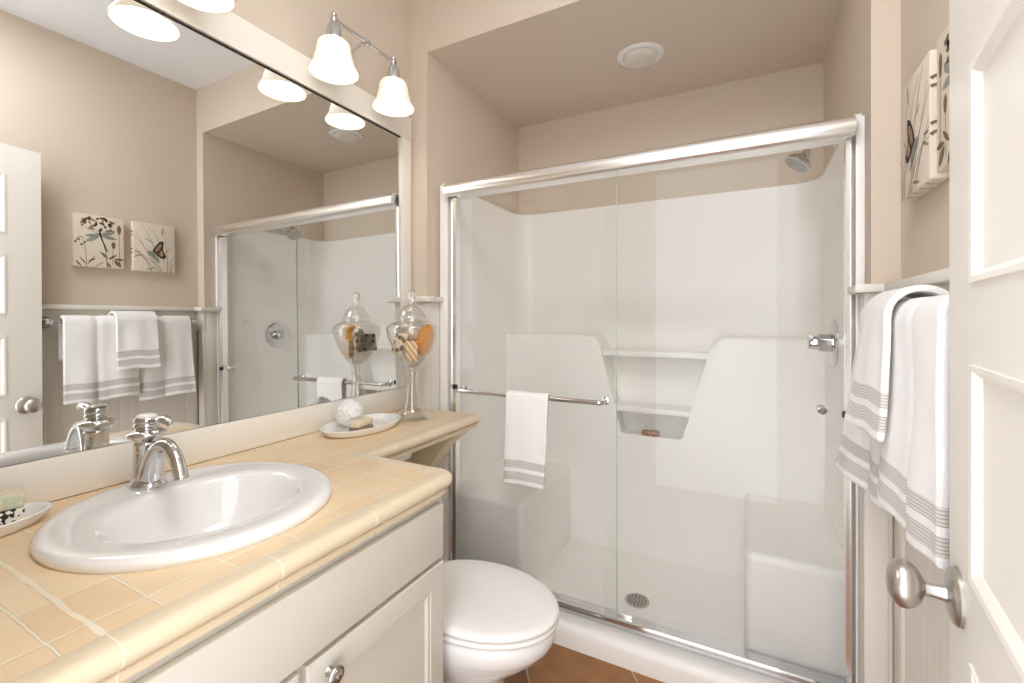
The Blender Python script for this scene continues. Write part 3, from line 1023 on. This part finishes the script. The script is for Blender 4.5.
# ------------------------------------------------------------------ toilet
def make_toilet():
    yc = 1.150
    t = thing('toilet', (-0.85, yc, 0), 'white toilet with closed lid between the vanity and shower', 'toilet')
    n = 64
    def oval(xf, xb, bh, z, xm=None):
        """egg outline: front tip xf, back xb, half width bh; widest at xm"""
        xm = xm if xm is not None else xf - 0.25
        r = []
        for k in range(n):
            a = 2 * PI * k / n
            ca, sa = math.cos(a), math.sin(a)
            if ca >= 0:
                x = xm + (xf - xm) * ca
                y = bh * sa
            else:
                x = xm + (xm - xb) * (-(abs(ca) ** 0.75))
                y = bh * (math.copysign(abs(sa) ** 0.72, sa)) * (1 - 0.16 * (-ca))
            r.append(Vector((x, yc + y, z)))
        return r
    b = NB()
    rings(b, [oval(-0.60, -1.10, 0.112, 0.0, -0.80), oval(-0.60, -1.10, 0.112, 0.012, -0.80), oval(-0.625, -1.10, 0.098, 0.035, -0.80), oval(-0.635, -1.09, 0.094, 0.12, -0.80),
              oval(-0.625, -1.07, 0.102, 0.185, -0.78), oval(-0.585, -1.05, 0.128, 0.235, -0.76), oval(-0.530, -1.03, 0.154, 0.275, -0.74), oval(-0.496, -1.02, 0.166, 0.305, -0.73),
              oval(-0.484, -1.02, 0.170, 0.320, -0.725), oval(-0.478, -1.02, 0.172, 0.327, -0.72), oval(-0.472, -1.02, 0.174, 0.345, -0.72), oval(-0.470, -1.02, 0.175, 0.368, -0.72), oval(-0.476, -1.02, 0.170, 0.376, -0.72)])
    obj('bowl', b, M['porc'], t, smooth=60)
    s = NB()
    rings(s, [oval(-0.468, -0.925, 0.173, 0.3785, -0.715), oval(-0.464, -0.925, 0.177, 0.382, -0.715), oval(-0.464, -0.925, 0.177, 0.389, -0.715), oval(-0.468, -0.925, 0.173, 0.393, -0.715)])
    obj('seat', s, M['china'], t, smooth=60)
    l = NB()
    rings(l, [oval(-0.468, -0.93, 0.172, 0.3955, -0.715), oval(-0.4635, -0.93, 0.177, 0.399, -0.715), oval(-0.4635, -0.93, 0.177, 0.406, -0.715), oval(-0.469, -0.93, 0.172, 0.412, -0.715),
              oval(-0.484, -0.925, 0.158, 0.4155, -0.715), oval(-0.53, -0.90, 0.12, 0.418, -0.715), oval(-0.62, -0.82, 0.05, 0.419, -0.715)])
    obj('lid', l, M['china'], t, smooth=60)
    k = NB()
    box(k, XL + 0.025, -1.130, yc - 0.185, yc + 0.185, 0.378, 0.70, 0.022, 4)
    obj('tank', k, M['porc'], t)
    k = NB()
    box(k, XL + 0.022, -1.120, yc - 0.190, yc + 0.190, 0.701, 0.735, 0.010, 3)
    obj('tank_lid', k, M['porc'], t)
    h = NB()
    lathe(h, [(0.013, 0), (0.013, 0.008), (0.008, 0.012)], (-1.130, yc - 0.135, 0.645), (1, 0, 0), 24)
    tube(h, [(-1.120, yc - 0.135, 0.645), (-1.116, yc - 0.10, 0.642), (-1.114, yc - 0.065, 0.636)], [0.006, 0.006, 0.008], 12)
    obj('flush_handle', h, M['chrome'], t)
    for s_ in (-1, 1):
        g = NB()
        lathe(g, [(0.013, 0.3765), (0.013, 0.398), (0.011, 0.404), (0.002, 0.406)], (-0.952, yc + s_ * 0.075, 0), n=20)
        obj('hinge_cap', g, M['china'], t)
make_toilet()

# ------------------------------------------------------------------ shower surround (one moulded unit with its parts)
SY = 1.688                                        # front of the moulded unit
SX0, SX1 = AL + 0.0195, AR - 0.0195               # inner faces of the side walls
SB = YB - 0.022                                   # inner face of the back wall
SH = 1.860
PZ = 0.030                                        # pan floor
LB = 2.330                                        # front of the thick lower back wall
LZ = 1.140                                        # its top ledge
STZ = 0.432                                       # seat height
def make_surround():
    t = thing('shower_surround', (-0.48, 2.1, 0), 'glossy white moulded shower surround with two corner seats', 'shower surround')
    ch = 0.10
    w = NB()
    # U of walls with 45 degree corners; outline: outer alcove, inner faces
    g = 0.0012
    inner = [(SX0, 1.735), (SX0, SB - ch), (SX0 + ch * 0.12, SB - ch * 0.55), (SX0 + ch * 0.55, SB - ch * 0.12), (SX0 + ch, SB), (SX1 - ch, SB), (SX1 - ch * 0.55, SB - ch * 0.12), (SX1 - ch * 0.12, SB - ch * 0.55), (SX1, SB - ch), (SX1, 1.735)]
    outer = [(AR - g, 1.735), (AR - g, YB - g), (AL + g, YB - g), (AL + g, 1.735)]
    prism(w, inner + outer, 'z', 0.0, SH, 0.0)
    obj('surround_wall', w, M['fiber'], t, smooth=50)
    # front flanges that carry the jambs
    for x0, x1 in ((AL + 0.020, -1.208), (0.2885, AR - 0.0015)):
        f = NB()
        box(f, x0, x1, SY - 0.0005, SY + 0.0465, 0.074, 1.836, 0.0015, 2)
        obj('front_flange', f, M['fiber'], t)
    # pan with curb
    p = NB()
    prof = [(1.593, 0.0), (1.594, 0.055), (1.599, 0.070), (1.610, 0.079), (1.625, 0.082), (1.715, 0.082), (1.728, 0.076), (1.738, 0.055), (1.752, 0.036), (1.78, PZ), (SB + 0.002, PZ + 0.004), (SB + 0.002, 0.0)]
    prism(p, prof, 'x', AL + 0.0205, AR - 0.0205)
    obj('shower_pan', p, M['fiber'], t, smooth=50)
    # thick lower back wall with a tapering notch of shelves
    nt = [(-0.706, LZ), (-0.690, LZ - 0.045), (-0.603, 0.640), (-0.585, 0.612), (-0.28, 0.612), (-0.262, 0.640), (-0.158, LZ - 0.045), (-0.134, LZ)]
    bb = 0.03
    poly = [(SX0 - 0.012, 0.004), (SX1 + 0.012, 0.004), (SX1 + 0.012, LZ), (-0.100, LZ), (-0.125, LZ - 0.008), (-0.145, LZ - 0.028), (-0.158, LZ - 0.060), (-0.255, 0.640), (-0.272, 0.618), (-0.295, 0.612),
            (-0.570, 0.612), (-0.592, 0.618), (-0.607, 0.640), (-0.690, LZ - 0.060), (-0.702, LZ - 0.028), (-0.722, LZ - 0.008), (-0.747, LZ), (SX0 - 0.012, LZ)]
    tb = bmesh.new()
    v0 = [tb.verts.new((x, LB, z)) for x, z in poly]
    v1 = [tb.verts.new((x, SB + 0.001, z)) for x, z in poly]
    ff = tb.faces.new(v0)
    tb.faces.new(list(reversed(v1)))
    for i in range(len(poly)):
        j = (i + 1) % len(poly)
        tb.faces.new((v0[j], v0[i], v1[i], v1[j]))
    tb.edges.ensure_lookup_table()
    sel = [e for e in tb.edges if all(abs(v.co.y - LB) < 1e-5 for v in e.verts)]
    bmesh.ops.bevel(tb, geom=sel, offset=0.026, segments=5, profile=0.5, affect='EDGES')
    lw = NB(); _merge(lw, tb)
    obj('lower_wall', lw, M['fiber'], t, smooth=50, label='thicker lower back wall with a tapering notch')
    for zc, xa, xb in ((1.060, -0.699, -0.152), (0.772, -0.639, -0.216)):
        s = NB()
        box(s, xa - 0.004, xb + 0.004, LB + 0.030, SB + 0.001, zc - 0.030, zc, 0.006, 3)
        obj('shelf', s, M['fiber'], t)
    # corner seats, rounded front edge
    for x0, x1 in ((SX0 - 0.014, -0.855), (-0.011, SX1 + 0.014)):
        s = NB()
        box(s, x0, x1, 1.736, LB + 0.04, 0.004, STZ, 0.026, 6)
        obj('seat', s, M['fiber'], t, smooth=60)
    # drain
    d = NB()
    c = Vector((-0.416, 1.949, PZ + 0.0012))
    lathe(d, [(0.050, 0), (0.050, 0.003), (0.047, 0.0045), (0.043, 0.0035), (0.001, 0.0035)], c, n=40)
    for rr, cnt in ((0.012, 6), (0.024, 10), (0.036, 16)):
        for k in range(cnt):
            a = 2 * PI * k / cnt + rr * 30
            lathe(d, [(0.0042, 0.0035), (0.0042, 0.0040)], c + Vector((rr * math.cos(a), rr * math.sin(a), 0)), n=10, mi=1)
    obj('drain', d, [M['nickel'], M['drainhole']], t, label='round metal floor drain with small holes')
make_surround()
soap('soap_bar', (-0.440, LB + 0.050, 0.634), 0.088, 0.050, 0.042, 0.1, M['mosaic'], 'mottled soap bar in the notch of the shower back wall', 0.010)

# ------------------------------------------------------------------ sliding shower door
JL0, JL1 = -1.210, -1.172
JR0, JR1 = 0.266, 0.289
def make_shower_door():
    t = thing('shower_door', (-0.45, SY, 0.082), 'sliding clear glass shower door in polished metal frame', 'shower door')
    h = NB()
    prof = [(1.735, 1.776), (1.735, 1.830), (1.690, 1.836), (1.672, 1.835), (1.655, 1.829), (1.645, 1.818), (1.641, 1.800), (1.643, 1.788), (1.650, 1.778), (1.658, 1.772), (1.668, 1.772), (1.670, 1.778)]
    prism(h, prof, 'x', AL + 0.072, AR - 0.030)
    obj('header', h, M['alum'], t, smooth=50)
    k = NB()
    prof = [(1.664, 0.0825), (1.664, 0.112), (1.666, 0.115), (1.684, 0.115), (1.690, 0.106), (1.730, 0.106), (1.734, 0.0825)]
    prism(k, prof, 'x', JL1 - 0.01, JR0 + 0.01)
    obj('bottom_track', k, M['chrome'], t, smooth=40)
    for x0, x1, s in ((JL0, JL1, 1), (JR0, JR1, -1)):
        j = NB()
        xa, xb = (x0, x1)
        m_ = (xa + xb) / 2
        prism(j, [(xa, 1.734), (xa, 1.704), (xa + (xb - xa) * 0.35, 1.697), (xa + (xb - xa) * 0.45, 1.701), (xa + (xb - xa) * 0.6, 1.696), (xb, 1.700), (xb, 1.734)] if s > 0 else
              [(xb, 1.734), (xb, 1.704), (xb - (xb - xa) * 0.35, 1.697), (xb - (xb - xa) * 0.45, 1.701), (xb - (xb - xa) * 0.6, 1.696), (xa, 1.700), (xa, 1.734)], 'z', 0.1125, 1.7715)
        o = obj('jamb', j, M['alum'], t, smooth=40)
        bm = NB()
        zc = 0.920 if s > 0 else 0.935
        xin = xb - 0.004 if s > 0 else xa - 0.004
        box(bm, xin - 0.006, xin + 0.014, 1.686, 1.702, zc - 0.010, zc + 0.010, 0.002)
        obj('bumper', bm, M['black'], o, label='small black rubber bumper')
    g1 = NB(); box(g1, JL1 - 0.006, -0.440, 1.704, 1.710, 0.109, 1.7715)
    p1 = obj('glass_panel', g1, M['doorglass'], t, smooth=0, label='front sliding pane with the towel bar')
    g2 = NB(); box(g2, -0.493, JR0 + 0.006, 1.719, 1.725, 0.107, 1.775)
    p2 = obj('glass_panel', g2, M['doorglass'], t, smooth=0, label='rear sliding pane with a small chrome pull')
    e = NB(); box(e, -0.4422, -0.4398, 1.7032, 1.7108, 0.1095, 1.771)
    obj('edge_seal', e, mat('green_glass_edge', srgb(188, 204, 192), 0.2), p1, label='pale green polished pane edge')
    gd = NB(); box(gd, -0.436, -0.380, 1.688, 1.7025, 0.1065, 0.124, 0.002)
    obj('guide', gd, M['alum'], t)
    # towel bar on the front pane
    bmb = NB()
    zb = 0.913
    ya = 1.648
    path = [(-1.127, 1.704, zb)] + bez((-1.127, 1.680, zb), (-1.127, ya, zb), (-1.129, ya, zb), (-1.112, ya, zb), 6) + [(-0.8, ya, zb)] + bez((-0.502, ya, zb), (-0.485, ya, zb), (-0.483, ya, zb), (-0.483, 1.680, zb), 6) + [(-0.483, 1.704, zb)]
    tube(bmb, path, 0.0095, 18)
    lathe(bmb, [(0.016, 0), (0.016, 0.004), (0.010, 0.007)], (-1.127, 1.704, zb), (0, -1, 0), 24)
    lathe(bmb, [(0.016, 0), (0.016, 0.004), (0.010, 0.007)], (-0.483, 1.704, zb), (0, -1, 0), 24)
    obj('towel_bar', bmb, M['chrome'], p1, smooth=50)
    kn = NB()
    lathe(kn, [(0.010, -0.022), (0.0125, -0.018), (0.012, -0.004), (0.009, 0.0), (0.009, 0.008), (0.0125, 0.012), (0.0125, 0.024), (0.009, 0.027)], (0.206, 1.719, 0.942), (0, -1, 0), 24)
    obj('pull_knob', kn, M['chrome'], p2)
make_shower_door()

# ------------------------------------------------------------------ shower head and valve
def make_shower_fittings():
    w = SX1
    t = thing('showerhead', (AR, 2.172, 1.90), 'chrome shower head on a short arm at the top right of the shower', 'shower head')
    f = NB()
    lathe(f, [(0.030, 0.0005), (0.030, 0.004), (0.022, 0.010), (0.012, 0.012)], (AR, 2.172, 1.925), (-1, 0, 0), 32)
    obj('flange', f, M['chrome'], t)
    a = NB()
    tube(a, bez((AR - 0.005, 2.172, 1.925), (0.27, 2.172, 1.935), (0.24, 2.172, 1.930), (0.212, 2.172, 1.902), 10), 0.0095, 16)
    obj('arm', a, M['chrome'], t)
    h = NB()
    ax = Vector((-0.60, -0.12, -0.80)).normalized()
    lathe(h, [(0.012, 0.0), (0.015, 0.008), (0.015, 0.018), (0.020, 0.024), (0.036, 0.040), (0.048, 0.052), (0.052, 0.060), (0.052, 0.068), (0.048, 0.071)], (0.216, 2.172, 1.906), ax, 40)
    hd = obj('head', h, M['chrome'], t, smooth=50)
    fc = NB()
    lathe(fc, [(0.0475, 0.0712), (0.044, 0.073), (0.020, 0.073), (0.018, 0.077), (0.001, 0.078)], (0.216, 2.172, 1.906), ax, 36)
    for rr, cnt in ((0.026, 10), (0.036, 16)):
        for q in range(cnt):
            an = 2 * PI * q / cnt
            aa, u, w2 = basis(ax)
            cc = Vector((0.216, 2.172, 1.906)) + aa * 0.073 + u * rr * math.cos(an) + w2 * rr * math.sin(an)
            lathe(fc, [(0.0022, 0), (0.0016, 0.002)], cc, ax, 8)
    obj('spray_face', fc, mat('grey_spray_face', srgb(176, 174, 170), 0.35), hd, label='pale grey spray face with nozzles')
    v = thing('shower_valve', (w, 2.095, 1.135), 'chrome round shower valve with lever on the right shower wall', 'shower valve')
    e = NB()
    lathe(e, [(0.088, 0.0005), (0.088, 0.003), (0.080, 0.008), (0.055, 0.011), (0.034, 0.012)], (w, 2.095, 1.135), (-1, 0, 0), 56)
    obj('escutcheon', e, M['chrome'], v)
    s = NB()
    lathe(s, [(0.034, 0.011), (0.034, 0.050), (0.031, 0.053), (0.027, 0.054), (0.026, 0.080), (0.024, 0.084), (0.018, 0.086)], (w, 2.095, 1.135), (-1, 0, 0), 36)
    hd = obj('valve_handle', s, M['chrome'], v)
    l = NB()
    tube(l, [(w - 0.072, 2.095, 1.135), (w - 0.078, 2.073, 1.148), (w - 0.080, 2.043, 1.160)], [0.012, 0.010, 0.008], 14)
    obj('lever', l, M['chrome'], hd)
make_shower_fittings()

# ------------------------------------------------------------------ towels (cloth draped over a bar)
def cloth(name, P, nu, nv, thick, label, cat, loc, group=None, m=None, levels=1):
    """P(u, v) -> point and the length from the front hem; u across, v along"""
    me = bpy.data.meshes.new(name)
    vs, uvs = [], []
    for j in range(nv + 1):
        for i in range(nu + 1):
            p, s = P(i / nu, j / nv)
            vs.append(Vector(p) - Vector(loc))
            uvs.append((i / nu, s))
    fs = [(j * (nu + 1) + i, j * (nu + 1) + i + 1, (j + 1) * (nu + 1) + i + 1, (j + 1) * (nu + 1) + i) for j in range(nv) for i in range(nu)]
    me.from_pydata(vs, [], fs)
    uvl = me.uv_layers.new(name='UVMap')
    for lp in me.loops:
        uvl.data[lp.index].uv = uvs[lp.vertex_index]
    me.materials.append(m or M['towel'])
    me.shade_smooth()
    o = bpy.data.objects.new(name, me)
    C.objects.link(o)
    o.location = loc
    sd = o.modifiers.new('thickness', 'SOLIDIFY')
    sd.thickness = thick
    sd.offset = 1.0 if False else 0.0
    ss = o.modifiers.new('smooth', 'SUBSURF')
    ss.levels = ss.render_levels = levels
    tag(o, label, cat, group)
    return o

BARX, BARZ = 0.302, 1.236
def wall_towel(name, y0, y1, zf, zback, r, flare, label, group=None, fold=None, thick=0.019, seed=0, drop=0.0, wig=0.006, ext_top=0.0):
    """towel over the wall rail; front falls on the -x side. flare(u) = outward swing of the front hem;
    fold(u) = groove depth of folds; drop = lower hem at the far side"""
    top = BARZ + 0.0
    def P(u, v):
        y = y0 + (y1 - y0) * u
        # arc-length layout: front drop, half circle over the rail, back drop
        zfl = zf - drop * (u - 0.5) + 0.003 * math.sin(u * 9 + seed)
        Lf = top - zfl
        La = PI * r
        Lb = top - zback
        s = v * (Lf + La + Lb)
        if s < Lf:
            z = zfl + s
            k = 1 - s / Lf
            x = BARX - r - flare(u) * k ** 1.3 + wig * math.sin(u * 13 + seed) * k + 0.006 * noise.noise((u * 3, s * 6, seed))
            if fold:
                x += fold(u) * (0.35 + 0.65 * k)
            yy = y + ext_top * (u - 0.5) * (-k)
        elif s < Lf + La:
            a = PI * (s - Lf) / La
            x = BARX - r * math.cos(a)
            z = top + r * math.sin(a)
            yy = y
            if fold:
                x += fold(u) * 0.35 * (1 - (s - Lf) / La)
                z -= abs(fold(u)) * 0.35
        else:
            z = top - (s - Lf - La)
            x = BARX + r
            yy = y
        return (x, yy, z), s
    return cloth(name, P, 40, 60, thick, label, 'towel', (BARX, (y0 + y1) / 2, BARZ), group)

def rail():
    t = thing('towel_rail', (XR, 1.215, BARZ), 'chrome towel rail on the right wall holding white towels', 'towel rail')
    b = NB(); tube(b, [(BARX, 0.907, BARZ), (BARX, 1.545, BARZ)], 0.009, 16)
    obj('rail_bar', b, M['chrome'], t)
    for y in (0.905, 1.550):
        p = NB()
        lathe(p, [(0.030, 0.0195), (0.030, 0.024), (0.024, 0.030), (0.020, 0.034), (0.013, 0.040), (0.011, 0.052), (0.014, 0.060), (0.017, 0.070), (0.018, 0.078), (0.015, 0.088), (0.008, 0.093), (0.001, 0.094)], (XR, y, BARZ), (-1, 0, 0), 36)
        obj('rail_post', p, M['chrome'], t)
rail()
gs = lambda u, c, w: math.exp(-((u - c) / w) ** 2)
wall_towel('bath_towel', 0.950, 1.258, 0.832, 1.045, 0.026, lambda u: 0.006 + 0.014 * u, 'white bath towel with taupe bands on the rail, nearest the door', 'bath towels on the rail', fold=lambda u: 0.012 * gs(u, 0.42, 0.05), seed=1, drop=-0.01)
wall_towel('bath_towel', 1.264, 1.524, 0.806, 0.95, 0.026, lambda u: -0.004 + 0.066 * u ** 1.2, 'white bath towel with taupe bands on the rail, nearest the shower', 'bath towels on the rail', fold=lambda u: 0.007 * gs(u, 0.45, 0.05), seed=2, drop=-0.02)
wall_towel('hand_towel', 1.150, 1.338, 0.982, 1.06, 0.053, lambda u: 0.010 + 0.028 * u, 'small white hand towel draped over the two bath towels on the rail', None, seed=4, thick=0.013, wig=0.002)

# hand towel on the glass door
def door_towel():
    zb, ya, r = 0.913, 1.648, 0.0165
    x0, x1 = -0.876, -0.690
    def P(u, v):
        x = x0 + (x1 - x0) * u
        zf = 0.556 + 0.004 * math.sin(u * 3)
        Lf, La, Lb = zb - zf, PI * r, 0.09
        s = v * (Lf + La + Lb)
        if s < Lf:
            z = zf + s
            k = 1 - s / Lf
            y = ya - r - 0.004 * k + 0.003 * noise.noise((u * 4, s * 7, 9))
            x += (-0.010 * (1 - u) - 0.016 * u) * k
        elif s < Lf + La:
            a = PI * (s - Lf) / La
            y = ya - r * math.cos(a)
            z = zb + r * math.sin(a)
        else:
            z = zb - (s - Lf - La)
            y = ya + r
            x = -0.783 + (x + 0.783) * 0.86
        return (x, y, z), s
    cloth('hand_towel', P, 24, 50, 0.011, 'white hand towel with taupe bands hanging on the shower door bar', 'towel', (-0.783, ya, zb))
door_towel()

# ------------------------------------------------------------------ canvases on the towel wall
def plane_pt(x, y0, z0):
    return lambda a, c: Vector((x, y0 + a, z0 + c))

def leaf(bm, f, p0, p1, w, mi):
    """pointed leaf from p0 to p1 with half width w, in the canvas plane"""
    p0, p1 = Vector(p0), Vector(p1)
    d = p1 - p0
    nn = Vector((-d.y, d.x)).normalized()
    pts = []
    N = 8
    for i in range(N + 1):
        t = i / N
        pts.append(p0 + d * t + nn * w * math.sin(PI * t) ** 0.8)
    for i in range(N - 1, 0, -1):
        t = i / N
        pts.append(p0 + d * t - nn * w * math.sin(PI * t) ** 0.8)
    fc = bm.faces.new([bm.verts.new(f(p.x, p.y)) for p in pts])
    fc.material_index = mi

def stroke(bm, f, pts, w0, w1, mi):
    pts = [Vector(p) for p in pts]
    n = len(pts)
    L_, R_ = [], []
    for i, p in enumerate(pts):
        d = (pts[min(i + 1, n - 1)] - pts[max(i - 1, 0)]).normalized()
        nn = Vector((-d.y, d.x))
        w = w0 + (w1 - w0) * i / (n - 1)
        L_.append(bm.verts.new(f(*(p + nn * w))))
        R_.append(bm.verts.new(f(*(p - nn * w))))
    for i in range(n - 1):
        fc = bm.faces.new((L_[i], L_[i + 1], R_[i + 1], R_[i]))
        fc.material_index = mi

def curve2(p0, p1, p2, n=12):
    p0, p1, p2 = Vector(p0), Vector(p1), Vector(p2)
    return [p0 * (1 - t) ** 2 + p1 * 2 * t * (1 - t) + p2 * t * t for t in [i / n for i in range(n + 1)]]

def blob(bm, f, c, rx, ry, mi, rot=0.0, n=12, wob=0.0):
    pts = []
    for k in range(n):
        a = 2 * PI * k / n
        q = 1 + wob * math.sin(a * 5)
        x, y = rx * q * math.cos(a), ry * q * math.sin(a)
        pts.append((c[0] + x * math.cos(rot) - y * math.sin(rot), c[1] + x * math.sin(rot) + y * math.cos(rot)))
    fc = bm.faces.new([bm.verts.new(f(*p)) for p in pts])
    fc.material_index = mi

CFX = 0.343
INK = ['inkbrown', 'inkdark', 'inkpink', 'inkgreen', 'inktaupe']
def canvas(y0, y1, z0, z1, label, draw):
    t = thing('wall_canvas', (XR, (y0 + y1) / 2, z0), label, 'canvas print', 'canvas prints on the towel wall')
    b = NB(); box(b, CFX, XR - 0.0005, y0, y1, z0, z1, 0.0035, 3)
    obj('stretched_canvas', b, M['canvas'], t)
    p = NB()
    f = lambda a, c: Vector((CFX - 0.0004 - 0.00012 * f.k, y0 + a, z0 + c))
    f.k = 0
    side = lambda a, c: Vector((CFX + 0.002 + a, y0 - 0.0005, z0 + c))
    under = lambda a, c: Vector((CFX + 0.002 + a, y0 + c, z0 - 0.0005))
    draw(p, f, side, under)
    me = finish('botanical_print', p, [M[k] for k in INK], 0)
    obj('botanical_print', me, None, t, label='brown plants printed on the canvas')

def draw_dragonfly(p, f, side, under):
    R = random.Random(3)
    # grasses and leaves
    f.k = 0
    stroke(p, f, curve2((0.135, 0.0), (0.132, 0.09), (0.110, 0.17)), 0.0022, 0.0012, 0)
    stroke(p, f, curve2((0.190, 0.01), (0.186, 0.11), (0.188, 0.20)), 0.0014, 0.001, 0)
    blob(p, f, (0.187, 0.212), 0.009, 0.025, 0, wob=0.08)
    stroke(p, f, curve2((0.158, 0.02), (0.158, 0.07), (0.162, 0.12)), 0.001, 0.001, 0)
    blob(p, f, (0.162, 0.125), 0.009, 0.019, 0, wob=0.1)
    for a, c, w in (((0.138, 0.05), (0.105, 0.085), 0.006), ((0.140, 0.045), (0.175, 0.075), 0.006), ((0.165, 0.045), (0.195, 0.01), 0.010), ((0.165, 0.05), (0.208, 0.05), 0.007), ((0.135, 0.03), (0.150, 0.0), 0.006),
                    ((0.05, 0.01), (0.085, 0.06), 0.003), ((0.05, 0.01), (0.02, 0.05), 0.003), ((0.03, 0.0), (0.004, 0.03), 0.004), ((0.055, 0.03), (0.09, 0.045), 0.003), ((0.08, 0.0), (0.125, 0.035), 0.002)):
        leaf(p, f, a, c, w, 0)
    stroke(p, f, curve2((0.048, 0.0), (0.05, 0.08), (0.035, 0.15)), 0.0014, 0.001, 0)
    stroke(p, f, curve2((0.035, 0.15), (0.02, 0.16), (0.005, 0.13)), 0.0016, 0.001, 1)
    for q in range(5):
        blob(p, f, (0.006 + q * 0.012, 0.125 + 0.014 * math.sin(q * 2.1)), 0.006, 0.006, 0, wob=0.2)
    # umbel of blossoms
    f.k = 1
    for q in range(44):
        a = R.uniform(0.03, 0.168)
        c = 0.19 + R.uniform(0, 0.075) * (1 - ((a - 0.1) / 0.085) ** 2 * 0.5) + 0.004
        blob(p, f, (a, min(c, 0.262)), R.uniform(0.006, 0.011), R.uniform(0.004, 0.007), R.choice((0, 4, 4)), R.uniform(0, 3), 10, 0.15)
    for a in (0.045, 0.075, 0.105, 0.135, 0.155):
        stroke(p, f, curve2((0.108, 0.165), ((a + 0.108) / 2, 0.19), (a, 0.205)), 0.001, 0.0008, 0)
    # dragonfly
    f.k = 2
    for a, c, w in (((0.108, 0.173), (0.168, 0.192), 0.009), ((0.108, 0.168), (0.178, 0.158), 0.010), ((0.104, 0.172), (0.042, 0.160), 0.009), ((0.104, 0.167), (0.046, 0.130), 0.010)):
        leaf(p, f, a, c, w, 3)
    f.k = 3
    stroke(p, f, curve2((0.104, 0.178), (0.118, 0.13), (0.137, 0.085)), 0.0034, 0.0022, 1)
    blob(p, f, (0.104, 0.180), 0.006, 0.006, 1)

def draw_butterfly(p, f, side, under):
    f.k = 0
    for a, b_, c, w in (((0.14, 0.0), (0.10, 0.09), (0.0, 0.20), 0.0018), ((0.13, 0.0), (0.06, 0.12), (0.012, 0.22), 0.0016), ((0.12, 0.0), (0.03, 0.10), (0.002, 0.135), 0.0014), ((0.17, 0.0), (0.17, 0.12), (0.148, 0.262), 0.0016),
                        ((0.13, 0.05), (0.09, 0.19), (0.04, 0.268), 0.0014), ((0.15, 0.06), (0.14, 0.20), (0.07, 0.255), 0.0014), ((0.19, 0.0), (0.165, 0.07), (0.21, 0.10), 0.0014), ((0.185, 0.0), (0.19, 0.05), (0.21, 0.06), 0.0014),
                        ((0.09, 0.0), (0.05, 0.11), (0.0, 0.09), 0.0016), ((0.11, 0.04), (0.04, 0.10), (0.0, 0.115), 0.0012)):
        stroke(p, f, curve2(a, b_, c, 16), w, 0.0006, 0)
    for a, c, w in (((0.0, 0.075), (0.045, 0.095), 0.004), ((0.0, 0.105), (0.04, 0.11), 0.003), ((0.06, 0.012), (0.11, 0.022), 0.004), ((0.055, 0.19), (0.10, 0.165), 0.003), ((0.14, 0.21), (0.147, 0.262), 0.004), ((0.15, 0.10), (0.185, 0.15), 0.002)):
        leaf(p, f, a, c, w, 4)
    # wings
    f.k = 2
    blob(p, f, (0.082, 0.105), 0.014, 0.015, 3, 0.3, 14, 0.12)
    blob(p, f, (0.102, 0.090), 0.010, 0.022, 3, 0.5, 14, 0.10)
    blob(p, f, (0.118, 0.068), 0.008, 0.016, 3, 0.5, 12, 0.10)
    def poly(pts, k, mi):
        f.k = k
        fc = p.faces.new([p.verts.new(f(*q)) for q in pts]); fc.material_index = mi
    poly([(0.092, 0.118), (0.108, 0.150), (0.128, 0.175), (0.147, 0.184), (0.150, 0.165), (0.146, 0.140), (0.150, 0.118), (0.162, 0.095), (0.158, 0.082), (0.140, 0.078), (0.126, 0.086), (0.112, 0.100)], 3, 1)
    poly([(0.102, 0.122), (0.116, 0.148), (0.132, 0.164), (0.140, 0.166), (0.138, 0.146), (0.128, 0.128), (0.116, 0.112)], 4, 2)
    poly([(0.124, 0.104), (0.132, 0.122), (0.141, 0.132), (0.145, 0.114), (0.148, 0.100), (0.138, 0.090)], 4, 2)
    for a in ((0.098, 0.116, 0.134, 0.160), (0.108, 0.110, 0.140, 0.150), (0.120, 0.102, 0.144, 0.132)):
        f.k = 5
        stroke(p, f, [(a[0], a[1]), ((a[0] + a[2]) / 2 - 0.001, (a[1] + a[3]) / 2), (a[2], a[3])], 0.0012, 0.001, 1)
    # printed grass wrapped over the near side and the underside
    for z_, h in ((0.215, 0.010), (0.198, 0.005), (0.118, 0.008), (0.095, 0.014)):
        stroke(p, side, curve2((0.0, z_), (0.014, z_ + h), (0.030, z_ + h * 0.2)), 0.004, 0.002, 0)
    for q in range(4):
        stroke(p, under, curve2((0.002, 0.03 + q * 0.045), (0.012, 0.05 + q * 0.04), (0.03, 0.04 + q * 0.045)), 0.002, 0.001, 0)

canvas(1.016, 1.226, 1.525, 1.798, 'square canvas of a dragonfly under brown blossoms, nearer the door', draw_dragonfly)
canvas(1.266, 1.474, 1.525, 1.801, 'square canvas of a butterfly among brown grasses, nearer the shower', draw_butterfly)
